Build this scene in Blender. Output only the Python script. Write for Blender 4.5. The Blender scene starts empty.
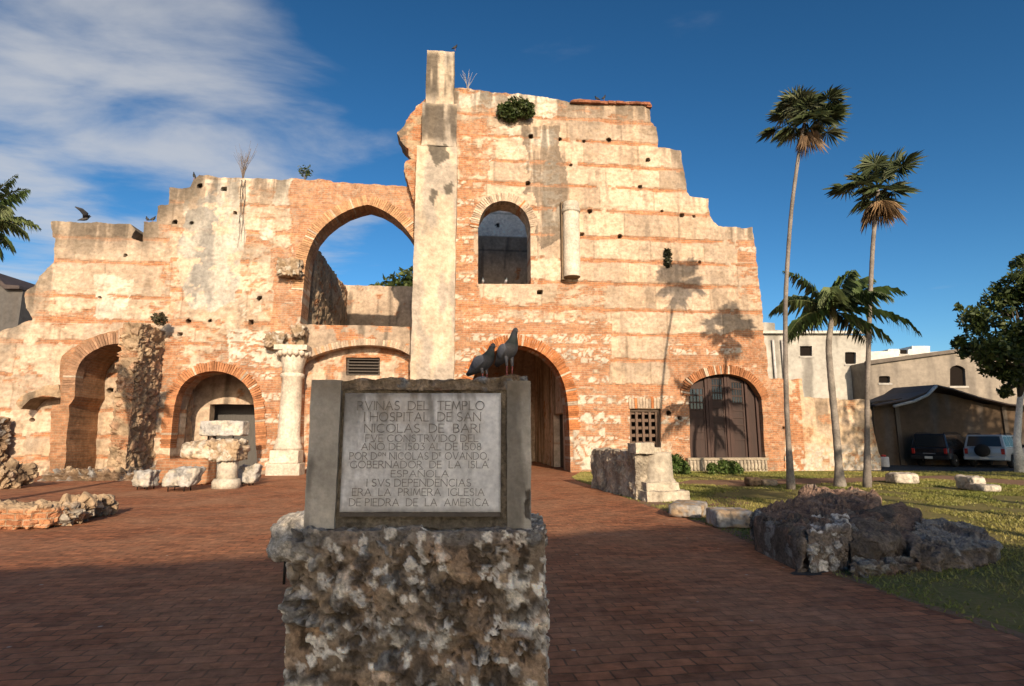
import bpy, math, random
import numpy as np
from mathutils import Vector
R = math.radians
random.seed(7)
rng = np.random.default_rng(7)
sc = bpy.context.scene
COL = sc.collection

# ------------------------------------------------------------------ camera, sky, sun, exposure
EYE = 1.65
PITCH = R(9.38)
LENS = 20.0
FPX = LENS / 36 * 1024
cam_d = bpy.data.cameras.new('camera'); cam_d.lens = LENS; cam_d.sensor_width = 36
cam_d.clip_start = 0.05; cam_d.clip_end = 3000
cam = bpy.data.objects.new('camera', cam_d); COL.objects.link(cam)
cam.location = (0, 0, EYE); cam.rotation_euler = (R(90) + PITCH, 0, 0)
sc.camera = cam

SUN_AZ = R(12.5)      # sun stands behind the camera, a little to the right
SUN_EL = R(20)
w = bpy.data.worlds.new('World'); sc.world = w; w.use_nodes = True
nt = w.node_tree; nt.nodes.clear()
def wn(t): return nt.nodes.new(t)
out = wn('ShaderNodeOutputWorld'); bg = wn('ShaderNodeBackground')
sky = wn('ShaderNodeTexSky'); sky.sky_type = 'NISHITA'; sky.sun_disc = False
sky.sun_elevation = SUN_EL; sky.sun_rotation = math.pi - SUN_AZ
sky.air_density = 1.0; sky.dust_density = 0.3; sky.ozone_density = 4.0; sky.altitude = 0
SKY_STRENGTH = 0.115
bg.inputs['Strength'].default_value = SKY_STRENGTH
hsv = wn('ShaderNodeHueSaturation'); hsv.inputs['Saturation'].default_value = 1.08
hsv.inputs['Value'].default_value = 0.50; hsv.inputs['Hue'].default_value = 0.49
gm = wn('ShaderNodeGamma'); gm.inputs['Gamma'].default_value = 1.35
nt.links.new(sky.outputs[0], gm.inputs['Color']); nt.links.new(gm.outputs[0], hsv.inputs['Color'])
# thin clouds on a flat layer, by direction
tc = wn('ShaderNodeTexCoord'); sep = wn('ShaderNodeSeparateXYZ')
nt.links.new(tc.outputs['Generated'], sep.inputs[0])
def math_n(op, a, b=None, clamp=False):
    m = wn('ShaderNodeMath'); m.operation = op; m.use_clamp = clamp
    for i, v in enumerate((a, b)):
        if v is None: continue
        if isinstance(v, (int, float)): m.inputs[i].default_value = v
        else: nt.links.new(v, m.inputs[i])
    return m.outputs[0]
zc = math_n('MAXIMUM', sep.outputs['Z'], 0.06)
cx_ = math_n('DIVIDE', sep.outputs['X'], zc); cy_ = math_n('DIVIDE', sep.outputs['Y'], zc)
comb = wn('ShaderNodeCombineXYZ'); nt.links.new(cx_, comb.inputs[0]); nt.links.new(cy_, comb.inputs[1])
mp = wn('ShaderNodeMapping'); nt.links.new(comb.outputs[0], mp.inputs['Vector'])
mp.inputs['Rotation'].default_value = (0, 0, R(-14)); mp.inputs['Scale'].default_value = (0.62, 1.0, 1); mp.inputs['Location'].default_value = (0.3, 0.45, 0)
nz = wn('ShaderNodeTexNoise'); nz.inputs['Scale'].default_value = 1.9; nz.inputs['Detail'].default_value = 9; nz.inputs['Roughness'].default_value = 0.55
nz.inputs['Distortion'].default_value = 0.35
nt.links.new(mp.outputs[0], nz.inputs['Vector'])
# two broad banks toward the upper left, an added warm glow behind the camera, clear elsewhere
def bank(dx, dy, dz, r0, r1):
    L = math.sqrt(dx*dx+dy*dy+dz*dz)
    vm = wn('ShaderNodeVectorMath'); vm.operation = 'DISTANCE'; vm.inputs[1].default_value = (dx/L, dy/L, dz/L)
    nt.links.new(tc.outputs['Generated'], vm.inputs[0])
    mr = wn('ShaderNodeMapRange'); mr.interpolation_type = 'SMOOTHSTEP'
    mr.inputs[1].default_value = r0; mr.inputs[2].default_value = r1; mr.inputs[3].default_value = 1; mr.inputs[4].default_value = 0
    nt.links.new(vm.outputs['Value'], mr.inputs[0]); return mr.outputs[0]
b1 = bank(-0.62, .93, 0.47, 0.14, 0.46); b2 = bank(-0.62, .9, 0.74, 0.05, 0.36); b3 = bank(-0.30, 1, 0.50, 0.03, 0.22)
fill_bank = bank(0.1, -1, 0.22, 0.20, 0.62)  # unseen bright cloud added low behind the camera as warm fill
bm_ = math_n('MAXIMUM', math_n('MAXIMUM', b1, b2), math_n('MULTIPLY', b3, 0.45))
dens = math_n('ADD', math_n('ADD', math_n('MULTIPLY', bm_, 0.36), math_n('SUBTRACT', nz.outputs[0], 0.05)), math_n('MULTIPLY', fill_bank, 0.5))
mr2 = wn('ShaderNodeMapRange'); mr2.interpolation_type = 'SMOOTHSTEP'
mr2.inputs[1].default_value = 0.60; mr2.inputs[2].default_value = 0.94; mr2.inputs[3].default_value = 0; mr2.inputs[4].default_value = 0.70
nt.links.new(dens, mr2.inputs[0])
cm = wn('ShaderNodeMixRGB'); nt.links.new(mr2.outputs[0], cm.inputs[0]); nt.links.new(hsv.outputs[0], cm.inputs[1])
cw = wn('ShaderNodeMixRGB'); nt.links.new(fill_bank, cw.inputs[0]); cw.inputs[1].default_value = (4.7, 4.65, 4.6, 1); cw.inputs[2].default_value = (66, 53, 37, 1)
nt.links.new(cw.outputs[0], cm.inputs[2])
nt.links.new(cm.outputs[0], bg.inputs['Color']); nt.links.new(bg.outputs[0], out.inputs['Surface'])

sun_d = bpy.data.lights.new('sun', 'SUN'); sun_d.energy = 4.9; sun_d.angle = R(0.6); sun_d.color = (1.0, 0.80, 0.59)
sun = bpy.data.objects.new('sun', sun_d); COL.objects.link(sun)
SUNV = Vector((math.sin(SUN_AZ)*math.cos(SUN_EL), -math.cos(SUN_AZ)*math.cos(SUN_EL), math.sin(SUN_EL)))
sun.rotation_euler = SUNV.to_track_quat('Z', 'Y').to_euler(); sun.location = (20, -40, 40)
vs = sc.view_settings; vs.view_transform = 'Standard'; vs.look = 'None'; vs.gamma = 1; vs.use_curve_mapping = False
vs.exposure = 0.32
sc.cycles.max_bounces = 6; sc.cycles.diffuse_bounces = 3; sc.cycles.transparent_max_bounces = 6

# ------------------------------------------------------------------ picture <-> place
CP, SP = math.cos(PITCH), math.sin(PITCH)
def ray(px, py):
    a = (px - 512) / FPX; b = (343 - py) / FPX
    return np.array([a, CP - SP*b, SP + CP*b])
def ground(px, py, z=0.0):
    d = ray(px, py); s = (z - EYE) / d[2]
    return np.array([d[0]*s, d[1]*s, z])
def at(px, py, Y):
    d = ray(px, py); s = Y / d[1]
    return np.array([d[0]*s, Y, EYE + d[2]*s])
def proj(P):
    x = P[..., 0]; y = P[..., 1]; z = P[..., 2] - EYE
    f = y*CP + z*SP; u = -y*SP + z*CP
    f = np.where(np.abs(f) < 1e-6, 1e-6, f)
    return 512 + FPX*x/f, 343 - FPX*u/f
# the church front: a plane turned by 6 degrees
TH = R(6.0)
F0 = np.array([0, 27.2, 0.0]); FU = np.array([math.cos(TH), math.sin(TH), 0]); FN = np.array([math.sin(TH), -math.cos(TH), 0])
def FP(px, py, w=0.0):
    d = ray(px, py); o = np.array([0, 0, EYE])
    s = (np.dot(F0, FN) + w - np.dot(o, FN)) / np.dot(d, FN)
    P = o + d*s
    return (float(np.dot(P - F0, FU)), float(P[2]))
def FPS(pts, w=0.0): return [FP(x, y, w) for x, y in pts]
def loc2world(u, y, z):
    return np.stack([F0[0] + u*FU[0] - y*FN[0], F0[1] + u*FU[1] - y*FN[1], z], -1)

# ------------------------------------------------------------------ noise
def _hash(ix, iy, iz, seed):
    with np.errstate(over='ignore'):
        h = ix.astype(np.uint32)*np.uint32(374761393) + iy.astype(np.uint32)*np.uint32(668265263) + iz.astype(np.uint32)*np.uint32(2147483647 & 0x5bd1e995) + np.uint32(seed*1013904223 & 0xffffffff)
        h = (h ^ (h >> np.uint32(13)))*np.uint32(1274126177)
        h = (h ^ (h >> np.uint32(16)))*np.uint32(2246822519)
        h = h ^ (h >> np.uint32(13))
    return h.astype(np.float64)/4294967295.0
def vnoise(p, seed=0):
    i = np.floor(p).astype(np.int64); f = p - i; f = f*f*(3-2*f)
    r = 0
    for dx in (0, 1):
        for dy in (0, 1):
            for dz in (0, 1):
                wt = (f[:, 0] if dx else 1-f[:, 0])*(f[:, 1] if dy else 1-f[:, 1])*(f[:, 2] if dz else 1-f[:, 2])
                r = r + wt*_hash(i[:, 0]+dx, i[:, 1]+dy, i[:, 2]+dz, seed)
    return r
def fbm(p, oct=4, seed=0, gain=0.5):
    s = 0; a = 1; t = 0; q = p
    for k in range(oct):
        s = s + a*vnoise(q, seed+k*17); t += a; a *= gain; q = q*2.03 + 11.3
    return s/t
def fbm2(u, v, oct=4, seed=0, gain=0.5):
    return fbm(np.stack([u, v, np.zeros_like(u)+0.37], 1), oct, seed, gain)
def uni(n, k=2.6): return np.clip(0.5+(n-0.5)*k, 0, 1)
def voronoi(p, seed=0):
    i = np.floor(p).astype(np.int64)
    d1 = np.full(len(p), 9.0); d2 = np.full(len(p), 9.0); idn = np.zeros(len(p))
    for dx in (-1, 0, 1):
        for dy in (-1, 0, 1):
            for dz in (-1, 0, 1):
                c = i + np.array([dx, dy, dz])
                j = np.stack([_hash(c[:, 0], c[:, 1], c[:, 2], seed+k) for k in (1, 2, 3)], 1)
                d = np.linalg.norm(c + j - p, axis=1)
                hid = _hash(c[:, 0], c[:, 1], c[:, 2], seed+9)
                m = d < d1
                d2 = np.where(m, d1, np.minimum(d2, d)); idn = np.where(m, hid, idn); d1 = np.where(m, d, d1)
    return d1, d2, idn
def sstep(a, b, x):
    t = np.clip((x-a)/(b-a), 0, 1); return t*t*(3-2*t)
def inpoly(x, y, poly):
    r = np.zeros(x.shape, bool); n = len(poly)
    for k in range(n):
        x1, y1 = poly[k]; x2, y2 = poly[(k+1) % n]
        if y1 == y2: continue
        c = ((y1 > y) != (y2 > y)) & (x < (x2-x1)*(y-y1)/(y2-y1)+x1)
        r ^= c
    return r
def mixc(a, b, t):
    return a*(1-t[:, None]) + np.asarray(b)*t[:, None]

# ------------------------------------------------------------------ materials
MATS = {}
def newmat(name):
    m = bpy.data.materials.new(name); m.use_nodes = True; t = m.node_tree
    b = t.nodes['Principled BSDF']; MATS[name] = m
    return m, t, b
def N(t, kind, **kw):
    n = t.nodes.new(kind)
    for k, v in kw.items():
        if k in n.inputs: n.inputs[k].default_value = v
        else: setattr(n, k, v)
    return n
def stone_mat(name, fine=9.0, var=0.35, bump=0.5, bdist=0.02, rough=0.93, spec=0.15, brick=False, bscale=1.0, pits=0.0):
    m, t, b = newmat(name); L = t.links.new
    b.inputs['Roughness'].default_value = rough; b.inputs['Specular IOR Level'].default_value = spec
    a = N(t, 'ShaderNodeAttribute', attribute_name='col')
    co = N(t, 'ShaderNodeTexCoord')
    n1 = N(t, 'ShaderNodeTexNoise', Scale=fine, Detail=8.0, Roughness=0.65); L(co.outputs['Object'], n1.inputs['Vector'])
    n2 = N(t, 'ShaderNodeTexNoise', Scale=fine*0.17, Detail=5.0, Roughness=0.6); L(co.outputs['Object'], n2.inputs['Vector'])
    mr = N(t, 'ShaderNodeMapRange'); L(n1.outputs[0], mr.inputs[0])
    for i, v in ((1, .25), (2, .75), (3, 1-var), (4, 1+var)): mr.inputs[i].default_value = v
    mr2 = N(t, 'ShaderNodeMapRange'); L(n2.outputs[0], mr2.inputs[0])
    for i, v in ((1, .3), (2, .7), (3, 1-var*.6), (4, 1+var*.6)): mr2.inputs[i].default_value = v
    mu = N(t, 'ShaderNodeMath', operation='MULTIPLY'); L(mr.outputs[0], mu.inputs[0]); L(mr2.outputs[0], mu.inputs[1])
    base = a.outputs['Color']; hgt = n1.outputs[0]
    if brick:
        s = N(t, 'ShaderNodeSeparateXYZ'); L(co.outputs['Object'], s.inputs[0])
        ad = N(t, 'ShaderNodeMath', operation='ADD'); L(s.outputs[0], ad.inputs[0]); L(s.outputs[1], ad.inputs[1])
        cb = N(t, 'ShaderNodeCombineXYZ'); L(ad.outputs[0], cb.inputs[0]); L(s.outputs[2], cb.inputs[1])
        wv = N(t, 'ShaderNodeTexNoise', Scale=1.7, Detail=3.0); L(co.outputs['Object'], wv.inputs['Vector'])
        vm = N(t, 'ShaderNodeVectorMath', operation='MULTIPLY_ADD'); L(wv.outputs['Color'], vm.inputs[0]); vm.inputs[1].default_value = (.06, .06, 0); L(cb.outputs[0], vm.inputs[2])
        bt = N(t, 'ShaderNodeTexBrick', Color1=(.43, .195, .092, 1), Color2=(.25, .10, .05, 1), Mortar=(.36, .25, .16, 1), Scale=1.0)
        bt.inputs['Mortar Size'].default_value = .013*bscale; bt.inputs['Mortar Smooth'].default_value = .3
        bt.inputs['Brick Width'].default_value = .30*bscale; bt.inputs['Row Height'].default_value = .105*bscale; bt.inputs['Bias'].default_value = -.25
        L(vm.outputs[0], bt.inputs['Vector'])
        mx = N(t, 'ShaderNodeMixRGB'); L(a.outputs['Alpha'], mx.inputs[0]); L(base, mx.inputs[1]); L(bt.outputs['Color'], mx.inputs[2])
        base = mx.outputs[0]
        hm = N(t, 'ShaderNodeMath', operation='MULTIPLY'); L(bt.outputs['Fac'], hm.inputs[0]); L(a.outputs['Alpha'], hm.inputs[1])
        hs = N(t, 'ShaderNodeMath', operation='MULTIPLY_ADD'); L(hm.outputs[0], hs.inputs[0]); hs.inputs[1].default_value = -.6; L(n1.outputs[0], hs.inputs[2])
        hgt = hs.outputs[0]
    vmul = N(t, 'ShaderNodeVectorMath', operation='SCALE'); L(base, vmul.inputs[0]); L(mu.outputs[0], vmul.inputs['Scale'])
    L(vmul.outputs[0], b.inputs['Base Color'])
    bp = N(t, 'ShaderNodeBump', Strength=bump, Distance=bdist); L(hgt, bp.inputs['Height']); L(bp.outputs[0], b.inputs['Normal'])
    return m
stone_mat('masonry', fine=5.0, var=.36, bump=.6, bdist=.05, brick=True)
stone_mat('stone', fine=9.0, var=.38, bump=.7, bdist=.03)
stone_mat('near_stone', fine=34.0, var=.6, bump=1.0, bdist=.02)
stone_mat('cement', fine=30.0, var=.22, bump=.35, bdist=.005)
stone_mat('render_wall', fine=3.0, var=.25, bump=.3, bdist=.02)
stone_mat('bark', fine=14.0, var=.35, bump=.6, bdist=.02)
stone_mat('feather', fine=90.0, var=.22, bump=.15, bdist=.002, rough=.7)
stone_mat('tin', fine=4.0, var=.3, bump=.2, bdist=.01, rough=.6, spec=.4)
def plain(name, col, rough=.6, metal=0, spec=.4, var=.2, fine=8.0, coat=0):
    m, t, b = newmat(name); L = t.links.new
    co = N(t, 'ShaderNodeTexCoord'); n1 = N(t, 'ShaderNodeTexNoise', Scale=fine, Detail=6.0); L(co.outputs['Object'], n1.inputs['Vector'])
    cr = N(t, 'ShaderNodeMixRGB'); L(n1.outputs[0], cr.inputs[0])
    cr.inputs[1].default_value = (*[c*(1-var) for c in col], 1); cr.inputs[2].default_value = (*[min(1, c*(1+var)) for c in col], 1)
    L(cr.outputs[0], b.inputs['Base Color']); b.inputs['Roughness'].default_value = rough; b.inputs['Metallic'].default_value = metal
    b.inputs['Specular IOR Level'].default_value = spec; b.inputs['Coat Weight'].default_value = coat
    return m
plain('iron', (.03, .027, .025), .55, .6)
plain('black_paint', (.012, .012, .014), .25, 0, .5, .1, 3, .6)
plain('silver_paint', (.42, .44, .46), .3, .3, .5, .05, 3, .6)
plain('glass', (.02, .025, .03), .08, 0, .6, .1)
plain('tyre', (.02, .02, .02), .85, 0, .2)
plain('rim', (.3, .3, .31), .4, .7)
plain('red_lens', (.35, .02, .015), .25, 0, .5)
plain('plate', (.55, .55, .5), .5)
plain('carving', (.26, .23, .19), .95, 0, .1, .35, 40)
plain('eye', (.25, .05, .01), .2)
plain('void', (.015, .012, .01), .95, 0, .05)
def leaf_mat(name, trans=.25, rough=.55):
    m, t, b = newmat(name); L = t.links.new
    a = N(t, 'ShaderNodeAttribute', attribute_name='col')
    g = N(t, 'ShaderNodeNewGeometry')
    L(a.outputs['Color'], b.inputs['Base Color']); b.inputs['Roughness'].default_value = rough; b.inputs['Specular IOR Level'].default_value = .35
    tr = N(t, 'ShaderNodeBsdfTranslucent'); L(a.outputs['Color'], tr.inputs['Color'])
    mx = N(t, 'ShaderNodeMixShader', Fac=trans); L(b.outputs[0], mx.inputs[1]); L(tr.outputs[0], mx.inputs[2])
    L(mx.outputs[0], t.nodes['Material Output'].inputs['Surface']); return m
leaf_mat('leaf')
def wood_mat():
    m, t, b = newmat('wood'); L = t.links.new
    a = N(t, 'ShaderNodeAttribute', attribute_name='col'); co = N(t, 'ShaderNodeTexCoord')
    mp = N(t, 'ShaderNodeMapping'); mp.inputs['Scale'].default_value = (14, 14, 1.2); L(co.outputs['Object'], mp.inputs[0])
    n1 = N(t, 'ShaderNodeTexNoise', Scale=2.0, Detail=6.0); L(mp.outputs[0], n1.inputs['Vector'])
    mr = N(t, 'ShaderNodeMapRange'); L(n1.outputs[0], mr.inputs[0]); mr.inputs[3].default_value = .5; mr.inputs[4].default_value = 1.5
    v = N(t, 'ShaderNodeVectorMath', operation='SCALE'); L(a.outputs['Color'], v.inputs[0]); L(mr.outputs[0], v.inputs['Scale'])
    L(v.outputs[0], b.inputs['Base Color']); b.inputs['Roughness'].default_value = .7
wood_mat()
def plaza_mat():
    m, t, b = newmat('brick_paving'); L = t.links.new
    co = N(t, 'ShaderNodeTexCoord')
    mp = N(t, 'ShaderNodeMapping'); mp.inputs['Rotation'].default_value = (0, 0, -R(8)); L(co.outputs['Object'], mp.inputs[0])
    wv = N(t, 'ShaderNodeTexNoise', Scale=1.1, Detail=4.0); L(co.outputs['Object'], wv.inputs['Vector'])
    vm = N(t, 'ShaderNodeVectorMath', operation='MULTIPLY_ADD'); L(wv.outputs['Color'], vm.inputs[0]); vm.inputs[1].default_value = (.11, .11, 0); L(mp.outputs[0], vm.inputs[2])
    bt = N(t, 'ShaderNodeTexBrick', Color1=(.42, .165, .078, 1), Color2=(.215, .088, .046, 1), Mortar=(.13, .072, .042, 1), Scale=1.0)
    bt.inputs['Mortar Size'].default_value = .009; bt.inputs['Mortar Smooth'].default_value = .5
    bt.inputs['Brick Width'].default_value = .27; bt.inputs['Row Height'].default_value = .135
    L(vm.outputs[0], bt.inputs['Vector'])
    # worn, sandy areas and grey dirt
    n1 = N(t, 'ShaderNodeTexNoise', Scale=.55, Detail=7.0, Roughness=.62); L(co.outputs['Object'], n1.inputs['Vector'])
    r1 = N(t, 'ShaderNodeMapRange'); L(n1.outputs[0], r1.inputs[0])
    for i, v in ((1, .40), (2, .66), (3, 0), (4, .65)): r1.inputs[i].default_value = v
    m1 = N(t, 'ShaderNodeMixRGB'); L(r1.outputs[0], m1.inputs[0]); L(bt.outputs['Color'], m1.inputs[1]); m1.inputs[2].default_value = (.40, .22, .125, 1)
    n2 = N(t, 'ShaderNodeTexNoise', Scale=6.0, Detail=8.0, Roughness=.7); L(co.outputs['Object'], n2.inputs['Vector'])
    r2 = N(t, 'ShaderNodeMapRange'); L(n2.outputs[0], r2.inputs[0])
    for i, v in ((1, .3), (2, .72), (3, .55), (4, 1.45)): r2.inputs[i].default_value = v
    v1 = N(t, 'ShaderNodeVectorMath', operation='SCALE'); L(m1.outputs[0], v1.inputs[0]); L(r2.outputs[0], v1.inputs['Scale'])
    # pale droppings and specks
    vo = N(t, 'ShaderNodeTexVoronoi', Scale=2.3); L(co.outputs['Object'], vo.inputs['Vector'])
    r3 = N(t, 'ShaderNodeMapRange'); L(vo.outputs['Distance'], r3.inputs[0])
    for i, v in ((1, .03), (2, .06), (3, .85), (4, 0)): r3.inputs[i].default_value = v
    m3 = N(t, 'ShaderNodeMixRGB'); L(r3.outputs[0], m3.inputs[0]); L(v1.outputs[0], m3.inputs[1]); m3.inputs[2].default_value = (.45, .41, .35, 1)
    L(m3.outputs[0], b.inputs['Base Color']); b.inputs['Specular IOR Level'].default_value = .2
    r4 = N(t, 'ShaderNodeMapRange'); L(n1.outputs[0], r4.inputs[0]); r4.inputs[3].default_value = .95; r4.inputs[4].default_value = .6; L(r4.outputs[0], b.inputs['Roughness'])
    hs = N(t, 'ShaderNodeMath', operation='MULTIPLY_ADD'); L(bt.outputs['Fac'], hs.inputs[0]); hs.inputs[1].default_value = -.8; L(n2.outputs[0], hs.inputs[2])
    bp = N(t, 'ShaderNodeBump', Strength=.9, Distance=.025); L(hs.outputs[0], bp.inputs['Height']); L(bp.outputs[0], b.inputs['Normal'])
plaza_mat()
def soil_mat(name, c1, c2, c3, sc1=1.2, sc2=14.0):
    m, t, b = newmat(name); L = t.links.new
    co = N(t, 'ShaderNodeTexCoord')
    n1 = N(t, 'ShaderNodeTexNoise', Scale=sc1, Detail=8.0, Roughness=.65); L(co.outputs['Object'], n1.inputs['Vector'])
    n2 = N(t, 'ShaderNodeTexNoise', Scale=sc2, Detail=8.0, Roughness=.7); L(co.outputs['Object'], n2.inputs['Vector'])
    r1 = N(t, 'ShaderNodeMapRange'); L(n1.outputs[0], r1.inputs[0]); r1.inputs[1].default_value = .35; r1.inputs[2].default_value = .65
    m1 = N(t, 'ShaderNodeMixRGB'); L(r1.outputs[0], m1.inputs[0]); m1.inputs[1].default_value = (*c1, 1); m1.inputs[2].default_value = (*c2, 1)
    r2 = N(t, 'ShaderNodeMapRange'); L(n2.outputs[0], r2.inputs[0]); r2.inputs[1].default_value = .45; r2.inputs[2].default_value = .75
    m2 = N(t, 'ShaderNodeMixRGB'); L(r2.outputs[0], m2.inputs[0]); L(m1.outputs[0], m2.inputs[1]); m2.inputs[2].default_value = (*c3, 1)
    L(m2.outputs[0], b.inputs['Base Color']); b.inputs['Roughness'].default_value = .95; b.inputs['Specular IOR Level'].default_value = .1
    bp = N(t, 'ShaderNodeBump', Strength=.8, Distance=.03); L(n2.outputs[0], bp.inputs['Height']); L(bp.outputs[0], b.inputs['Normal'])
soil_mat('lawn_soil', (.13, .135, .04), (.22, .19, .065), (.27, .20, .11))
soil_mat('dirt_path', (.25, .15, .09), (.20, .12, .08), (.30, .22, .14))
soil_mat('asphalt', (.05, .05, .05), (.075, .072, .068), (.1, .095, .09), .6, 30)
soil_mat('earth', (.1, .08, .055), (.14, .11, .075), (.09, .07, .05), .2, 6)

# ------------------------------------------------------------------ object helpers
def setp(o, label=None, cat=None, group=None, kind=None):
    if label: o['label'] = label
    if cat: o['category'] = cat
    if group: o['group'] = group
    if kind: o['kind'] = kind
    return o
def empty(name, loc, label, cat, group=None, rz=0.0):
    o = bpy.data.objects.new(name, None); COL.objects.link(o); o.empty_display_size = .3
    o.location = tuple(float(c) for c in loc); o.rotation_euler = (0, 0, rz)
    return setp(o, label, cat, group)
def link(name, me, mat, parent, loc=(0, 0, 0), rz=0.0):
    o = bpy.data.objects.new(name, me); COL.objects.link(o)
    if mat: me.materials.append(MATS[mat])
    o.location = tuple(float(c) for c in loc); o.rotation_euler = (0, 0, rz)
    if parent: o.parent = parent
    return o
def np_mesh(name, V, quads=None, tris=None, col=None, smooth=False):
    me = bpy.data.meshes.new(name)
    V = np.asarray(V, np.float64); nq = 0 if quads is None else len(quads); ntr = 0 if tris is None else len(tris)
    me.vertices.add(len(V)); me.vertices.foreach_set('co', V.ravel())
    li = []
    if nq: li.append(np.asarray(quads).ravel())
    if ntr: li.append(np.asarray(tris).ravel())
    li = np.concatenate(li).astype(np.int32)
    me.loops.add(len(li)); me.loops.foreach_set('vertex_index', li)
    me.polygons.add(nq+ntr)
    st = np.concatenate([np.arange(nq)*4, nq*4+np.arange(ntr)*3]).astype(np.int32)
    me.polygons.foreach_set('loop_start', st)
    me.polygons.foreach_set('use_smooth', np.full(nq+ntr, smooth))
    me.update(calc_edges=True); me.validate()
    if col is not None:
        c = np.asarray(col, np.float64)
        if c.shape[1] == 3: c = np.concatenate([c, np.zeros((len(c), 1))], 1)
        at_ = me.color_attributes.new('col', 'FLOAT_COLOR', 'POINT'); at_.data.foreach_set('color', c.astype(np.float32).ravel())
    return me
class MB:
    def __init__(s): s.v = []; s.f = []; s.c = []; s.sm = []
    def add(s, v, f, col=(.4, .4, .4), smooth=False, a=0.0):
        k = len(s.v); s.v += [tuple(float(x) for x in p) for p in v]; s.f += [tuple(i+k for i in q) for q in f]
        s.sm += [smooth]*len(f)
        if len(col) and hasattr(col[0], '__len__'): s.c += [(*c[:3], a) for c in col]
        else: s.c += [(*col[:3], a)]*len(v)
        return s
    def box(s, lo, hi, col=(.4, .4, .4), rz=0, c=None, taper=1.0, a=0.0):
        x0, y0, z0 = lo; x1, y1, z1 = hi
        mx, my = (x0+x1)/2, (y0+y1)/2
        v = [(x0, y0, z0), (x1, y0, z0), (x1, y1, z0), (x0, y1, z0)] + [(mx+(x-mx)*taper, my+(y-my)*taper, z1) for x, y in ((x0, y0), (x1, y0), (x1, y1), (x0, y1))]
        if rz:
            cx, cy = c if c is not None else (mx, my); cs, sn = math.cos(rz), math.sin(rz)
            v = [(cx+(x-cx)*cs-(y-cy)*sn, cy+(x-cx)*sn+(y-cy)*cs, z) for x, y, z in v]
        return s.add(v, [(0, 3, 2, 1), (4, 5, 6, 7), (0, 1, 5, 4), (1, 2, 6, 5), (2, 3, 7, 6), (3, 0, 4, 7)], col, a=a)
    def tube(s, pts, rad, n=8, col=(.4, .4, .4), smooth=True, cap=True, squash=None):
        pts = [Vector(p) for p in pts]; m = len(pts)
        if isinstance(rad, (int, float)): rad = [rad]*m
        V = []; F = []; C = []
        up0 = None
        for i, p in enumerate(pts):
            d = (pts[min(i+1, m-1)]-pts[max(i-1, 0)]).normalized()
            if up0 is None:
                up0 = Vector((0, 0, 1)) if abs(d.z) < .9 else Vector((1, 0, 0))
            e1 = d.cross(up0).normalized(); e2 = e1.cross(d).normalized(); up0 = e2
            r = rad[i]; ra, rb = (r, r) if not hasattr(r, '__len__') else r
            for k in range(n):
                t = 2*math.pi*k/n
                V.append(p + e1*(ra*math.cos(t)) + e2*(rb*math.sin(t)))
                C.append(col[i] if hasattr(col[0], '__len__') else col)
        for i in range(m-1):
            for k in range(n):
                F.append((i*n+k, i*n+(k+1) % n, (i+1)*n+(k+1) % n, (i+1)*n+k))
        if cap: F.append(tuple(range(n-1, -1, -1))); F.append(tuple((m-1)*n+k for k in range(n)))
        return s.add(V, F, C, smooth)
    def lathe(s, prof, c, n=24, col=(.4, .4, .4), smooth=True, flute=0, ax='z', cap=True):
        V = []; F = []
        m = len(prof)
        for r, h in prof:
            for k in range(n):
                t = 2*math.pi*k/n; rr = r*(1-flute*(k % 2))
                x, y = rr*math.cos(t), rr*math.sin(t)
                V.append((c[0]+x, c[1]+y, c[2]+h) if ax == 'z' else ((c[0]+x, c[1]+h, c[2]+y) if ax == 'y' else (c[0]+h, c[1]+x, c[2]+y)))
        for i in range(m-1):
            for k in range(n): F.append((i*n+k, i*n+(k+1) % n, (i+1)*n+(k+1) % n, (i+1)*n+k))
        if cap: F.append(tuple(range(n-1, -1, -1))); F.append(tuple((m-1)*n+k for k in range(n)))
        return s.add(V, F, col, smooth)
    def prism(s, poly, y0, y1, col=(.4, .4, .4), ax='y', a=0.0):
        n = len(poly)
        mk = (lambda p, h: (p[0], h, p[1])) if ax == 'y' else ((lambda p, h: (p[0], p[1], h)) if ax == 'z' else (lambda p, h: (h, p[0], p[1])))
        V = [mk(p, y0) for p in poly]+[mk(p, y1) for p in poly]
        F = [tuple(range(n)), tuple(range(2*n-1, n-1, -1))]+[(i, i+n, (i+1) % n+n, (i+1) % n) for i in range(n)]
        return s.add(V, F, col, a=a)
    def build(s, name, mat, parent=None, origin=(0, 0, 0), bevel=0, rz=0.0):
        me = bpy.data.meshes.new(name)
        o3 = np.array(origin, float)
        me.from_pydata([tuple(np.array(p)-o3) for p in s.v], [], s.f); me.update()
        for p, q in zip(me.polygons, s.sm): p.use_smooth = q
        at_ = me.color_attributes.new('col', 'FLOAT_COLOR', 'POINT'); at_.data.foreach_set('color', np.array(s.c, np.float32).ravel())
        import bmesh as _b
        bm = _b.new(); bm.from_mesh(me); _b.ops.recalc_face_normals(bm, faces=bm.faces); bm.to_mesh(me); bm.free()
        o = link(name, me, mat, parent, (0, 0, 0) if parent else origin, rz)
        if bevel:
            b = o.modifiers.new('bevel', 'BEVEL'); b.width = bevel; b.segments = 2; b.limit_method = 'ANGLE'
        return o

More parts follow.
